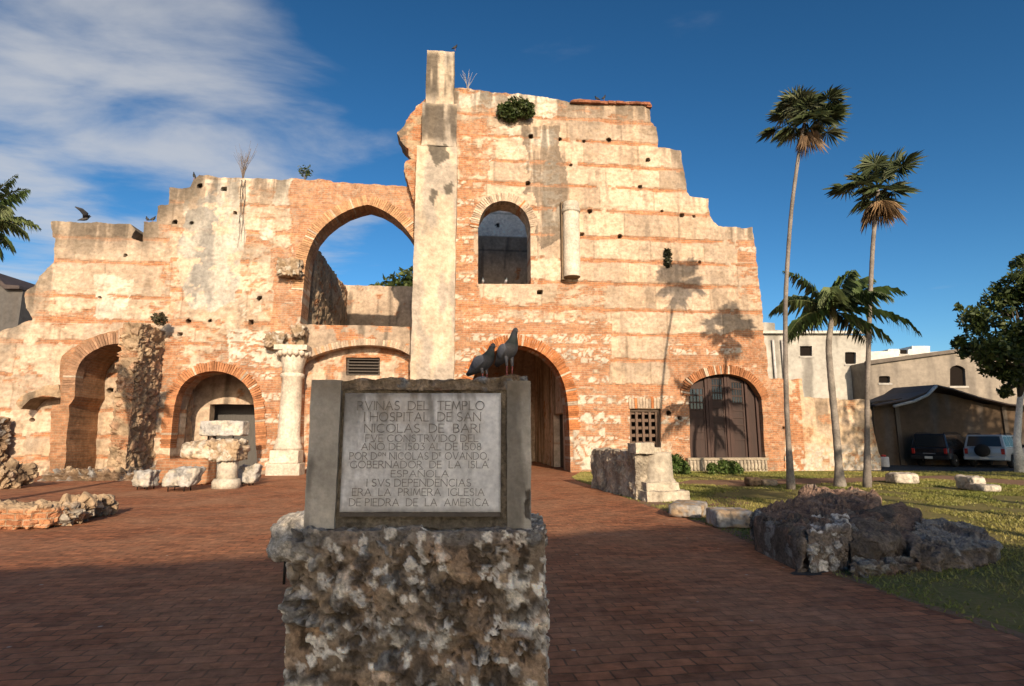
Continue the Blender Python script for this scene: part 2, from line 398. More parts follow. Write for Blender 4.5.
def wall_grid(name, outline, holes, y0, thick, cell, colfn, mat, parent, relief=None, jag=.05, jaghole=.012, seed=3, loc=(0, 0, 0), rz=0.0, backless=False):
    """a real wall: outline with openings in (u, z), given thickness and surface relief"""
    O = np.array(outline, float); u0, z0 = O.min(0); u1, z1 = O.max(0)
    nu = int(math.ceil((u1-u0)/cell))+1; nz_ = int(math.ceil((z1-z0)/cell))+1
    uc = u0+(np.arange(nu)+.5)*cell; zc_ = z0+(np.arange(nz_)+.5)*cell
    UC, ZC = np.meshgrid(uc, zc_, indexing='ij')
    keep = inpoly(UC, ZC, outline)
    for h in holes: keep &= ~inpoly(UC, ZC, h)
    GI = np.arange((nu+1)*(nz_+1)).reshape(nu+1, nz_+1)
    UG, ZG = np.meshgrid(u0+np.arange(nu+1)*cell, z0+np.arange(nz_+1)*cell, indexing='ij')
    a = GI[:-1, :-1]; b = GI[1:, :-1]; c = GI[1:, 1:]; d = GI[:-1, 1:]
    q = np.stack([a[keep], b[keep], c[keep], d[keep]], 1)
    K = np.pad(keep, 1)
    ed = []
    kk = K[1:-1, 1:-1]
    for (nb, p, r) in ((K[1:-1, :-2], a, b), (K[2:, 1:-1], b, c), (K[1:-1, 2:], c, d), (K[:-2, 1:-1], d, a)):
        m = kk & ~nb; ed.append(np.stack([p[m], r[m]], 1))
    ed = np.concatenate(ed)
    used = np.unique(q); remap = np.full(GI.size, -1); remap[used] = np.arange(len(used))
    q = remap[q]; ed = remap[ed]
    U = UG.ravel()[used].copy(); Z = ZG.ravel()[used].copy()
    B = np.unique(ed)
    best = np.full(len(B), 9e9); nx = U[B].copy(); nz2 = Z[B].copy(); ishole = np.zeros(len(B), bool)
    for pi, poly in enumerate([outline]+list(holes)):
        for k in range(len(poly)):
            x1, y1 = poly[k]; x2, y2 = poly[(k+1) % len(poly)]
            dx, dy = x2-x1, y2-y1; l2 = dx*dx+dy*dy
            if l2 < 1e-9: continue
            t = np.clip(((U[B]-x1)*dx+(Z[B]-y1)*dy)/l2, 0, 1); X = x1+t*dx; Y = y1+t*dy
            dd = (U[B]-X)**2+(Z[B]-Y)**2; m = dd < best
            best = np.where(m, dd, best); nx = np.where(m, X, nx); nz2 = np.where(m, Y, nz2); ishole = np.where(m, pi > 0, ishole)
    ok = best < (cell*1.0)**2
    amp = np.where(ishole, jaghole, jag)
    nn1 = fbm2(nx*2.2, nz2*2.2, 4, seed)-.5; nn2 = fbm2(nx*2.2+40, nz2*2.2, 4, seed+5)-.5
    U[B] = np.where(ok, nx, U[B])+nn1*amp*2.2; Z[B] = np.where(ok, nz2, Z[B])+nn2*amp*2.2
    col = colfn(U, Z)
    n = len(U)
    Yf = np.full(n, y0, float)
    if relief is not None: Yf = Yf+relief(U, Z, col)
    V = np.concatenate([np.stack([U, Yf, Z], 1), np.stack([U, np.full(n, y0+thick), Z], 1)])
    Q = [q]
    if not backless: Q.append(q[:, ::-1]+n)
    # long reveals are split in depth so they carry texture and wobble
    k = 4; ring = [ed]
    Q.append(np.stack([ed[:, 1], ed[:, 0], ed[:, 0]+n, ed[:, 1]+n], 1))
    me = np_mesh(name, V, np.concatenate(Q), None, np.concatenate([col, col]))
    return link(name, me, mat, parent, loc, rz)

def shell_box(lo, hi, res, pw=8):
    """points of a box surface with shared edges, outward soft normals"""
    lo = np.array(lo, float); hi = np.array(hi, float); c = (lo+hi)/2; h = (hi-lo)/2
    ns = np.maximum(2, np.round((hi-lo)/res).astype(int))
    P = []; Q = []; k = 0
    for ax in range(3):
        b, d = [(1, 2), (2, 0), (0, 1)][ax]
        for s in (-1, 1):
            g1, g2 = np.meshgrid(np.linspace(lo[b], hi[b], ns[b]+1), np.linspace(lo[d], hi[d], ns[d]+1), indexing='ij')
            p = np.zeros((g1.size, 3)); p[:, ax] = c[ax]+s*h[ax]; p[:, b] = g1.ravel(); p[:, d] = g2.ravel()
            gi = k+np.arange(g1.size).reshape(g1.shape)
            qq = np.stack([gi[:-1, :-1].ravel(), gi[1:, :-1].ravel(), gi[1:, 1:].ravel(), gi[:-1, 1:].ravel()], 1)
            Q.append(qq if s > 0 else qq[:, ::-1]); P.append(p); k += g1.size
    P = np.concatenate(P); Q = np.concatenate(Q)
    key = np.round((P-lo)/(res*.01)).astype(np.int64)
    _, idx, inv = np.unique(key, axis=0, return_index=True, return_inverse=True)
    inv = inv.ravel(); P = P[idx]; Q = inv[Q]
    e = (P-c)/h; nrm = np.sign(e)*np.abs(e)**pw+e*.02; nrm /= np.linalg.norm(nrm, axis=1)[:, None]
    return P, Q, nrm
WHITE = np.array((.54, .485, .395)); CREAM = np.array((.475, .37, .272)); TAN = np.array((.34, .25, .16)); GREY = np.array((.26, .25, .23)); DARK = np.array((.06, .05, .04)); BROWN = np.array((.16, .11, .07)); ORANGE = np.array((.40, .155, .06))
def rubble(P, nrm, scale, amp, seed, palette, mortar, p_stone=.75, rough=.02, lo=.05, hi=.22):
    """stones set in mortar: returns displaced points and colours"""
    q = P*scale + (np.stack([fbm(P*scale*1.6, 4, seed+70, .6), fbm(P*scale*1.6+31, 4, seed+71, .6), fbm(P*scale*1.6+77, 4, seed+72, .6)], 1)-.5)*1.0
    d1, d2, hid = voronoi(q, seed)
    edge = d2-d1; st = sstep(lo, hi, edge)*(hid < p_stone)
    n = fbm(P*scale*1.5, 4, seed+31, .5); nf = fbm(P*scale*5, 3, seed+33)
    disp = amp*(st*(.15+.9*((hid*7.3) % 1)) - .3) + (n-.5)*(rough*2+amp*.9) + (nf-.5)*(rough*.8+amp*.12)
    ci = ((hid*977.1) % 1)
    col = np.zeros((len(P), 3)); pal = np.array(palette)
    k = np.minimum((ci*len(pal)).astype(int), len(pal)-1); sc_ = pal[k]
    mcol = np.array(mortar)[None, :]*(.55+.9*n)[:, None]
    col = mcol*(1-st)[:, None]+sc_*st[:, None]*(.6+.8*nf)[:, None]
    return P+nrm*disp[:, None], col
def rock_obj(name, lo, hi, seed, label=None, cat=None, parent=None, base=GREY, second=WHITE, res=.05, pw=3, rough=.35, mat='stone', rz=0, group=None, sq=1.0, shear=(0, 0)):
    """one weathered stone, shaped from a soft box"""
    lo = np.array(lo, float); hi = np.array(hi, float)
    P, Q, n = shell_box(lo, hi, res, pw)
    c = (lo+hi)/2; h = (hi-lo)/2; e = (P-c)/h
    L = (np.abs(e)**(2+4*sq)).sum(1)**(1/(2+4*sq)); P = c+e/L[:, None]*h
    s = h.min()
    P = P+n*((fbm(P/s*.7, 3, seed)-.5)*s*rough*1.6+(fbm(P/s*2.6, 4, seed+4, .6)-.5)*s*rough)[:, None]
    P[:, 0] += (P[:, 2]-lo[2])*shear[0]; P[:, 1] += (P[:, 2]-lo[2])*shear[1]
    P[:, 2] = np.maximum(P[:, 2], lo[2]-.02)
    t = sstep(.42, .6, fbm(P/s*1.2, 4, seed+9)); t2 = sstep(.55, .7, fbm(P/s*2.1, 4, seed+12))
    col = mixc(np.tile(np.array(base), (len(P), 1)), second, t); col = mixc(col, np.array(base)*.35, t2*.7)
    o3 = np.array([c[0], c[1], lo[2]])
    if rz:
        cs, sn = math.cos(rz), math.sin(rz); x = P[:, 0]-c[0]; y = P[:, 1]-c[1]
        P[:, 0] = c[0]+x*cs-y*sn; P[:, 1] = c[1]+x*sn+y*cs
    me = np_mesh(name, P if parent else P-o3, Q, None, col, True)
    o = link(name, me, mat, parent, (0, 0, 0) if parent else o3)
    if not parent: setp(o, label, cat, group)
    return o

# ------------------------------------------------------------------ ground, plaza, lawn
def sheet(name, pts, z, mat, thick=None):
    m = MB(); m.add([(x, y, z) for x, y in pts], [tuple(range(len(pts)))], (.1, .1, .1)); o = m.build(name, mat); setp(o, kind='structure')
    if o.data.polygons[0].normal.z < 0: o.data.flip_normals()
    return o
sheet('ground', [(-600, -300), (600, -300), (600, 900), (-600, 900)], -0.012, 'earth')
E = [ground(*p)[:2] for p in ((1024, 641), (848, 579), (756, 546), (704, 523), (646, 505), (596, 487), (570, 478))]
d0 = (E[0]-E[1])/np.linalg.norm(E[0]-E[1])
E0 = E[0]+d0*6
edge = [tuple(E0)]+[tuple(e) for e in E]
ed_ = [np.array(edge[0])]
for a_, b_ in zip(edge[:-1], edge[1:]):
    a_, b_ = np.array(a_), np.array(b_); m_ = max(2, int(np.linalg.norm(b_-a_)/.16)); nn_ = np.array([-(b_-a_)[1], (b_-a_)[0]])/np.linalg.norm(b_-a_)
    for k in range(1, m_+1): ed_.append(a_+(b_-a_)*k/m_+nn_*(rng.uniform(-.05, .05)))
EDGE_IN = [tuple(p) for p in ed_]
edge = [(E0[0], -30)]+EDGE_IN
def FW(u, y, z=0): return loc2world(np.float64(u), np.float64(y), np.float64(z))
fl = FW(-40, 14)[:2]; fr = FW(3.3, 14)[:2]; fj = FW(3.3, 0)[:2]
sheet('plaza', edge+[tuple(fj), tuple(fr), tuple(fl), (-60, -30)], 0.0, 'brick_paving')
# lawn sheet under the grass, path strips, street
LAWN = edge[1:]+[tuple(fj), tuple(FW(15.5, .3)[:2]), tuple(FW(21, -.5)[:2]), (48, 27.0), (48, 3), (20, -4), (E0[0]+3, E0[1]-4)]
sheet('lawn', LAWN, -0.004, 'lawn_soil')
so = []; nn_ = np.array([d0[1], -d0[0]]); nn_ = nn_ if nn_[0] > 0 else -nn_
for i, p in enumerate(EDGE_IN[::2]): so.append(tuple(np.array(p)+nn_*(.12+.45*sstep(9, 12, np.float64(p[1]))+rng.uniform(-.08, .10))))
sheet('earth_strip', EDGE_IN+so[::-1], .0015, 'dirt_path')
def blob(name, cx, cy, rx, ry, z, mat, seed):
    r_ = random.Random(seed); sheet(name, [tuple(ground(cx+rx*math.cos(a*.349)*r_.uniform(.8, 1.15), cy+ry*math.sin(a*.349)*r_.uniform(.8, 1.15))[:2]) for a in range(18)], z, mat)
blob('bare_patch', 722, 501.5, 30, 5, .004, 'dirt_path', 1)
blob('soil_patch', 808, 572.5, 17, 3.6, .004, 'asphalt', 2)
pa = [ground(*p)[:2] for p in ((672, 484), (745, 486), (800, 484), (868, 482), (930, 479), (1024, 486), (1100, 496), (1100, 489), (1024, 480.5), (940, 475.5), (868, 477.5), (800, 478.5), (745, 480), (690, 480))]
sheet('dirt_path', [tuple(p) for p in pa], 0.002, 'dirt_path')
sheet('street', [tuple(FW(16.5, -.1)[:2]), (48, 26.5), (80, 27.0), (80, 46), tuple(FW(16.5, 16)[:2])], 0.005, 'asphalt')

# ------------------------------------------------------------------ the church ruin
church = empty('church_ruin', F0, 'tall ruined church front of cream stone and orange brick with a stepped broken top', 'church', rz=TH)
OUT = [(-60, 490), (-60, 345), (-20, 338), (0, 332), (14, 327), (32, 320), (25, 308), (26, 293), (34, 287), (38, 278), (46, 269), (53, 262), (55, 239), (52, 237), (52, 222), (131, 224), (136, 231), (131, 240), (143, 242), (144, 222), (156, 222), (157, 206), (168, 204), (169, 188), (191, 187), (194, 180), (199, 175), (240, 178), (287, 180), (291, 178), (350, 182), (416, 187), (416, 106), (428, 100), (440, 90), (456, 88), (500, 92), (544, 97), (570, 102), (576, 98), (600, 101), (646, 102), (650, 110), (650, 122), (656, 128), (658, 147), (680, 150), (684, 170), (687, 192), (690, 196), (708, 199), (711, 218), (718, 226), (753, 228), (758, 270), (763, 320), (769, 378), (785, 378), (786, 490)]
H_LEFT = [(168, 490), (170, 448), (174, 405), (180, 387), (190, 377), (204, 371.5), (218, 370.5), (232, 374), (244, 382), (252, 393), (255, 405), (256, 430), (257, 490)]
H_MID = [(298, 490), (300, 324), (303, 290), (305, 267), (307, 256), (314, 238), (323, 227), (334, 218), (346, 211), (357, 207), (368, 204.5), (379, 208), (390, 214), (400, 222), (408, 231), (416, 243), (440, 300), (440, 490)]
H_WIN = [(478, 284), (478, 228), (480, 217), (485, 208.5), (492, 203), (502, 200.5), (512, 202), (521, 207), (528, 216), (530.5, 227), (531, 284)]
H_DOOR = [(467, 490), (467, 410), (470, 385), (477, 368), (488, 355), (502, 347), (516, 344.5), (530, 347), (544, 354), (556, 366), (564, 382), (568, 402), (570, 440), (571, 490)]
H_LAT = [(630, 478), (630, 409), (661, 409), (661, 478)]
H_BIG = [(691, 462), (689, 392), (690, 386), (697, 380), (707, 376), (720, 373.5), (733, 374), (745, 378), (753, 384), (759, 393), (762, 400), (766, 462)]
def below(l):  # openings that reach the ground continue under it
    return [(u, z if z > 0.05 else -.4) for u, z in l]
outl = below(FPS(OUT)); holes = [below(FPS(h)) for h in (H_LEFT, H_MID, H_WIN, H_DOOR)]+[FPS(H_LAT), FPS(H_BIG)]
RC = [FP(590, y)[1] for y in (99, 120, 141, 165, 187, 210, 237, 260, 283, 309, 334, 360, 386, 412, 440, 462)]
LC = [FP(100, y)[1] for y in (238, 262, 297, 320, 342, 375, 410, 436, 458)]
MC = [FP(250, y)[1] for y in (205, 232, 262, 292, 324, 345)]
BR = [  # where the brick shows: outline in the picture, share of brick
 ([(291, 170), (418, 170), (418, 262), (300, 262), (291, 240)], 1.3), ([(272, 250), (306, 250), (304, 330), (272, 330)], .9), ([(236, 186), (292, 180), (292, 330), (240, 326)], .40),
 ([(150, 322), (304, 322), (304, 352), (150, 352)], .42), ([(248, 350), (304, 350), (304, 470), (250, 470)], .5), ([(150, 350), (262, 350), (262, 400), (150, 400)], .52),
 ([(455, 118), (484, 118), (470, 200), (478, 290), (474, 330), (455, 330)], .8), ([(474, 118), (500, 130), (482, 205), (470, 205)], .6),
 ([(455, 292), (600, 310), (612, 345), (455, 345)], .62), ([(455, 340), (612, 340), (604, 480), (455, 480)], .60), ([(560, 284), (606, 286), (608, 330), (560, 325)], .55),
 ([(606, 385), (692, 385), (692, 480), (604, 480)], .52), ([(668, 333), (790, 333), (790, 480), (672, 480)], .95), ([(735, 238), (760, 238), (766, 320), (740, 320)], .42),
 ([(36, 288), (110, 292), (120, 325), (30, 330)], .36), ([(-20, 452), (64, 452), (64, 480), (-20, 480)], .5), ([(140, 296), (190, 296), (190, 330), (140, 330)], .35), ([(160, 225), (190, 225), (186, 300), (166, 300)], .35), ([(0, 345), (36, 345), (30, 400), (0, 400)], .32), ([(457, 88), (650, 100), (652, 122), (457, 112)], .35)]
WH = [([(272, 178), (290, 180), (290, 208), (276, 208)], .95), ([(95, 275), (130, 280), (130, 320), (92, 318)], .55), ([(186, 178), (250, 180), (248, 215), (186, 215)], .5), ([(228, 330), (280, 330), (280, 365), (225, 360)], .55), ([(457, 90), (560, 96), (560, 112), (457, 108)], .55), ([(540, 130), (556, 130), (560, 225), (540, 225)], .5), ([(255, 222), (272, 222), (272, 240), (255, 240)], .6), ([(225, 300), (262, 300), (262, 322), (225, 322)], .4), ([(490, 110), (560, 110), (560, 180), (490, 180)], .3)]
GR = [([(192, 182), (236, 184), (240, 250), (238, 300), (214, 313), (190, 306), (181, 250), (188, 210)], .98)]
HOLES = [(99, 297), (175, 222), (192, 223), (212, 224), (200, 186), (188, 321), (210, 321), (230, 322), (251, 322), (180, 334), (224, 189), (256, 243), (259, 298), (235, 213), (528, 183), (473, 178), (584, 141), (571, 165), (590, 211), (565, 134), (560, 139), (531, 136), (582, 234), (562, 285), (662, 211), (682, 215), (694, 216), (737, 266), (669, 413), (680, 418), (784, 428), (778, 443), (609, 140), (640, 187), (125, 255), (80, 262), (110, 390), (32, 420), (540, 292), (150, 300), (620, 236), (700, 262), (648, 160)]
HUZ = [FP(x, y) for i, (x, y) in enumerate(HOLES) if i % 4 != 3]
HRAD = [.055+.06*((i*.618) % 1) for i in range(len(HUZ))]
def face_colour(u, z, courses=True, y=0.0):
    P = loc2world(u, np.full_like(u, y), z); px, py = proj(P)
    n1 = fbm2(u*.45, z*.45, 4, 1); n2 = fbm2(u*1.3, z*1.6, 5, 2, .6); n3 = fbm2(u*5, z*5, 4, 3, .6); n4 = fbm2(u*.9, z*2.6, 4, 8)
    wx = px+(fbm2(u*.7, z*.7, 4, 21)-.5)*26; wy = py+(fbm2(u*.7+9, z*.7, 4, 22)-.5)*22
    U2 = uni(.6*fbm2(u*.9, z*2.4, 5, 2, .6)+.4*fbm2(u*3.5, z*8, 4, 13, .6), 3.0)
    right = px > 456; mid = (px > 170) & ~right
    # rammed panels between brick courses, each with its own tone
    cz = np.full(len(u), 1e3); row = np.zeros(len(u), int)
    for cs_, msk in ((RC, right), (LC, (px <= 170)), (MC+LC[5:], mid)):
        for k, c in enumerate(cs_):
            dz = z-(c+(fbm2(u*.5, u*0+c, 3, 40+k)-.5)*.16)
            cz = np.where(msk & (np.abs(dz) < np.abs(cz)), dz, cz); row = np.where(msk & (dz > 0), row+1, row)
    j = _hash(row, row*3, row*7, 5); bi = np.floor(u/2.9+j*3).astype(np.int64); fr_ = (u/2.9+j*3) % 1
    tone = _hash(bi, row, row*0, 6)
    col = CREAM[None, :]*(.80+.42*tone+.34*(n1-.5))[:, None]
    col = mixc(col, np.array((.46, .31, .18)), np.clip(uni(n1, 3)-.5, 0, 1)*(np.where(right, .45, .75)))
    col = mixc(col, WHITE, sstep(.50, 1.0, U2)*np.where(right, .08, .38)); col = mixc(col, TAN*.95, sstep(.5, .8, uni(fbm2(u*1.2, z*6, 5, 101, .65), 2.2))*.35)
    col = mixc(col, TAN*.8, sstep(.62, .85, uni(n3, 2))*.4)
    jt = ((fr_ < .012) | (fr_ > .988)); col = mixc(col, TAN*.6, jt*.55)
    al = np.zeros(len(u))
    for poly, sh in BR:
        m = inpoly(wx, wy, poly); al = np.maximum(al, m*sstep(sh+.10, sh-.16, U2)*(.92-.45*sstep(.5, .8, uni(n3, 2.2))))
    # courses of brick, broken, with knobs at the putlog places
    th = .055+.09*uni(n4)**2
    cm_ = sstep(th+.03, th-.02, np.abs(cz))*(uni(fbm2(u*.6, z*.2, 3, 60)) < .9)
    kn = (np.abs(cz) < .13)*(np.abs(((u+j*.7)/1.25) % 1-.5) < .085)
    if courses: al = np.maximum(al, np.maximum(cm_, kn*.8))
    al = np.where(mid & (wy < 325), al*.95, al)
    # white rubble stones inside the mixed brickwork
    d1, d2, hid = voronoi(np.stack([u*3.0, z*4.2, u*0], 1), 77)
    mixz = np.zeros(len(u))
    for poly in ([(455, 318), (612, 322), (604, 480), (455, 480)], [(228, 330), (304, 330), (304, 470), (250, 470)], [(668, 344), (742, 346), (742, 356), (668, 354)], [(606, 385), (692, 385), (690, 440), (606, 440)], [(455, 180), (474, 180), (474, 300), (455, 300)], [(738, 240), (760, 240), (764, 262), (738, 262)], [(676, 385), (692, 385), (692, 430), (676, 430)]):
        mixz = np.maximum(mixz, inpoly(px, py, poly))
    zr = (z/.98+.12*(fbm2(u*.7, z*0, 3, 120)-.5)) % 1
    row_on = sstep(.36, .30, np.abs(zr-.5)*1.6)
    for y_ in (338, 352): row_on = np.maximum(row_on, (np.abs(py-y_) < 4)*1.0)
    bigz = inpoly(px, py, [(572, 395), (606, 395), (604, 470), (574, 470)])*1.0
    d1b, d2b, hidb = voronoi(np.stack([u*1.5, z*1.9, u*0], 1), 79)
    al = np.where(mixz > 0, np.maximum(al, .86*sstep(.95, .75, U2)), al)
    ws = mixz*row_on*sstep(.04, .16, d2-d1)*(hid < .78)
    ws = np.maximum(ws, bigz*sstep(.03, .08, d2b-d1b)*(hidb < .55))
    al = al*(1-ws); col = mixc(col, WHITE*1.0, ws*(.6+.4*hid))
    for poly, sh in WH:
        m = inpoly(wx, wy, poly)*sstep(sh+.06, sh-.06, U2); al = al*(1-m); col = mixc(col, WHITE*1.03*(.80+.36*n3)[:, None], m*.85)
    for poly, sh in GR:
        g = inpoly(wx, wy, poly)*1.0; al = al*(1-g*.92)
        gc = mixc(np.tile(np.array((.46, .42, .35)), (len(u), 1)), np.array((.27, .255, .225)), sstep(.42, .6, fbm2(u*1.1, z*.35, 5, 33))); gc = mixc(gc, CREAM*1.1, sstep(.6, .72, uni(n2)))
        col = col*(1-g)[:, None]+gc*g[:, None]
    # weather streaks below the tops
    stk = fbm2(u*2.3, z*.22, 5, 51, .6)
    top = np.full(len(u), -1e3)
    for x, y_, ln in (): pass
    tz = np.interp(px, [0, 52, 53, 131, 144, 157, 169, 199, 290, 416, 457, 560, 650, 684, 710, 755], [332, 262, 222, 224, 222, 206, 188, 175, 180, 187, 88, 97, 104, 165, 199, 228])
    depth = (py-tz)
    s1 = np.maximum(sstep(.40, .58, stk)*sstep(46, 0, depth), sstep(.36, .52, stk)*sstep(44, 4, depth)*.95*(px < 205))
    s1 = np.where((px > 291) & (px < 416), s1*.35, s1)
    s2 = sstep(.50, .70, stk)*sstep(.40, .58, n1)*.75
    s3 = inpoly(wx, wy, [(526, 126), (562, 128), (568, 235), (540, 250), (526, 180)])*sstep(.33, .52, stk)*.85
    lf = (px < 205)*sstep(58, 6, depth); col = mixc(col, np.array((.20, .165, .12)), lf*.85*(.4+.6*uni(n2, 2))); al = al*(1-lf*.6)
    dk = np.clip(np.maximum(np.maximum(s1*.85, s2*.6), s3), 0, 1)
    col = mixc(col, np.array((.085, .07, .055)), dk*.85); al = al*(1-dk*.6)
    base_d = sstep(1.0, .1, z)*sstep(.4, .7, uni(n3)); col = mixc(col, np.array((.14, .11, .085)), base_d*.7)
    for (hu, hz), hr in zip(HUZ, HRAD):
        m = ((np.abs(u-hu)/hr)**3+(np.abs(z-hz)/(hr*.85))**3 < 1.6); col[m] = (.045, .034, .024); al[m] = 0  # holes painted dark, standing in for the shade inside them
    return np.concatenate([col, np.clip(al, 0, 1)[:, None]], 1)
def face_relief(u, z, col):
    n = fbm2(u*1.4, z*1.4, 5, 90, .6); nf = fbm2(u*7, z*7, 3, 91)
    r = -(n-.5)*.16-(nf-.5)*.05+col[:, 3]*.035
    for (hu, hz), hr in zip(HUZ, HRAD): r = np.where((np.abs(u-hu)/hr)**3+(np.abs(z-hz)/(hr*.85))**3 < 1, .45, r)
    return r
wall_grid('front_wall', outl, holes, 0.0, 1.3, .06, face_colour, 'masonry', church, face_relief, jag=.10, jaghole=.012)

# flat tiles left on the highest wall top
m = MB(); rt_ = random.Random(4)
for k in range(46):
    x_ = 574+76*k/46+rt_.uniform(-1, 1); u_, z_ = FP(x_, float(np.interp(x_, [570, 600, 646, 650], [101, 102, 103, 106])), .1); h_ = rt_.uniform(.05, .12); y_ = rt_.uniform(-.16, .0)
    for lay in range(2): m.box((u_-.16, y_-.05+lay*.05, z_-.1+lay*h_), (u_+rt_.uniform(.12, .2), y_+1.1, z_-.02+lay*h_), tuple(np.array((.22, .09, .05))*rt_.uniform(.6, 1.2)), rz=rt_.uniform(-.06, .06))
m.build('tile_coping', 'stone', church)
# rings of radial bricks over the arches
def resample(path, step):
    P = np.array(path, float); s = np.concatenate([[0], np.cumsum(np.linalg.norm(np.diff(P, axis=0), axis=1))])
    m = max(3, int(s[-1]/step)); t = np.linspace(0, s[-1], m+1)
    return np.stack([np.interp(t, s, P[:, 0]), np.interp(t, s, P[:, 1])], 1)
def smooth_path(p, it=2):
    P = np.array(p, float)
    for _ in range(it):
        Q = [P[0]]
        for a, b in zip(P[:-1], P[1:]): Q += [a*.75+b*.25, a*.25+b*.75]
        Q.append(P[-1]); P = np.array(Q)
    return P
def arch_ring(name, pxpath, thick, w, deep, seed, c1=ORANGE, c2=CREAM, share=.10, step=.095, smooth=2):
    path = resample(smooth_path(FPS(pxpath, w), smooth), step); m = MB(); rr = random.Random(seed)
    T = np.gradient(path, axis=0); T /= np.linalg.norm(T, axis=1)[:, None]; NN = np.stack([-T[:, 1], T[:, 0]], 1)
    c = path.mean(0)
    if np.dot(NN[len(NN)//2], path[len(path)//2]-(c-np.array([0, .5]))) < 0: NN = -NN
    for i in range(len(path)-1):
        a, b = path[i], path[i+1]; g = .06; th = thick*(.9+.2*rr.random())
        a2 = a*(1-g)+b*g; b2 = b*(1-g)+a*g; n = (NN[i]+NN[i+1])/2
        p = [a2-n*.012, b2-n*.012, b2+n*th, a2+n*th]; k = rr.uniform(.65, 1.2)
        col = (c1 if rr.random() > share else c2)*k
        pr = w+.025+rr.uniform(0, .03)
        m.prism([tuple(q) for q in p], -pr, -pr+deep, col)
    return m.build(name, 'stone', church)
arch_ring('arch_ring', [(170, 448), (174, 405), (180, 387), (190, 377), (204, 371.5), (218, 370.5), (232, 374), (244, 382), (252, 393), (255, 405), (256.5, 450)], .42, 0, .6, 1, c1=np.array((.42, .19, .09)))
arch_ring('arch_ring', [(303, 290), (305, 267), (307, 256), (314, 238), (323, 227), (334, 218), (346, 211), (357, 207), (368, 204.5)], .48, 0, .7, 2, c1=np.array((.45, .26, .14)), share=.06)
arch_ring('arch_ring', [(368, 204.5), (379, 208), (390, 214), (400, 222), (408, 231), (416, 243)], .48, 0, .7, 12, c1=np.array((.45, .26, .14)), share=.06)
arch_ring('arch_ring', [(478, 228), (480, 217), (485, 208.5), (492, 203), (502, 200.5), (512, 202), (521, 207), (528, 216), (530.5, 227)], .42, 0, .5, 3, c1=CREAM*.95, c2=ORANGE*1.1, share=.12)
arch_ring('arch_ring', [(467, 410), (470, 385), (477, 368), (488, 355), (502, 347), (516, 344.5), (530, 347), (544, 354), (556, 366), (564, 382), (568, 402), (569.5, 430)], .5, 0, .6, 4, share=.12)
arch_ring('arch_ring', [(689, 396), (690, 386), (697, 380), (707, 376), (720, 373.5), (733, 374), (745, 378), (753, 384), (759, 393), (762, 400)], .42, 0, .4, 5, share=.1, c1=np.array((.34, .15, .07)))
arch_ring('lintel', [(629, 408.3), (645, 408), (662, 408.3)], .5, 0, .3, 6, c1=CREAM*.8, c2=ORANGE, share=.3, step=.13, smooth=0)

# the beam over the middle bay and the closing wall below it
def brickish(share, seed, base=CREAM):
    def f(u, z):
        n2 = fbm2(u*1.5, z*2.2, 5, seed, .6); n3 = fbm2(u*5, z*5, 4, seed+1); st = fbm2(u*2.5, z*.3, 4, seed+2)
        al = sstep(share+.05, share-.05, uni(n2)); col = np.tile(np.array(base), (len(u), 1))*(.75+.5*n3)[:, None]
        dk = sstep(.55, .7, st)*.7; col = mixc(col, DARK*1.5, dk); al = al*(1-dk*.7)
        return np.concatenate([col, al[:, None]], 1)
    return f
def soft_relief(amp, seed=5):
    def f(u, z, col): return -(fbm2(u*2, z*2, 5, seed, .6)-.5)*amp
    return f
beam = FPS([(296, 324.5), (330, 325), (370, 325.5), (440, 328), (440, 362), (413, 357), (403, 350.5), (390, 346.5), (369, 344.5), (348, 346), (330, 350), (315, 355), (305, 360), (301, 366), (299, 400), (298, 470), (290, 470)], -.25)
wall_grid('cross_beam', beam, [], .25, 1.0, .06, brickish(.36, 7, CREAM*.72), 'masonry', church, soft_relief(.1), jag=.05)
arch_ring('arch_ring', [(301, 367), (305, 360), (315, 355), (330, 350), (348, 346), (369, 344.5), (390, 346.5), (403, 350.5), (413, 357)], .3, -.25, .4, 8, c1=CREAM*.85, c2=np.array((.42, .26, .15)), share=.15, step=.11)
infill = FPS([(294, 345), (445, 345), (445, 490), (294, 490)], -.95)
gr_hole = FPS([(346, 357.5), (380, 357.5), (380, 375.5), (346, 375.5)], -.95)
wall_grid('closing_wall', below(infill), [gr_hole], .95, .5, .07, brickish(.42, 9), 'masonry', church, soft_relief(.1))
m = MB()
(gu0, gz0), (gu1, gz1) = gr_hole[3], gr_hole[1]
for k in range(6):
    z = gz0+(gz1-gz0)*(k+.5)/6; m.box((gu0, 1.08, z-.03), (gu1, 1.14, z+.03), (.05, .04, .03))
m.box((gu0, 1.15, gz0), (gu0+.08, 1.21, gz1), (.06, .045, .035)); m.box((gu1-.08, 1.15, gz0), (gu1, 1.21, gz1), (.06, .045, .035))
m.build('window_grille', 'wood', church)
m = MB(); m.box((gu0-.1, 1.47, gz0-.1), (gu1+.1, 1.5, gz1+.1), (.02, .02, .02)); m.build('window_back', 'void', church)

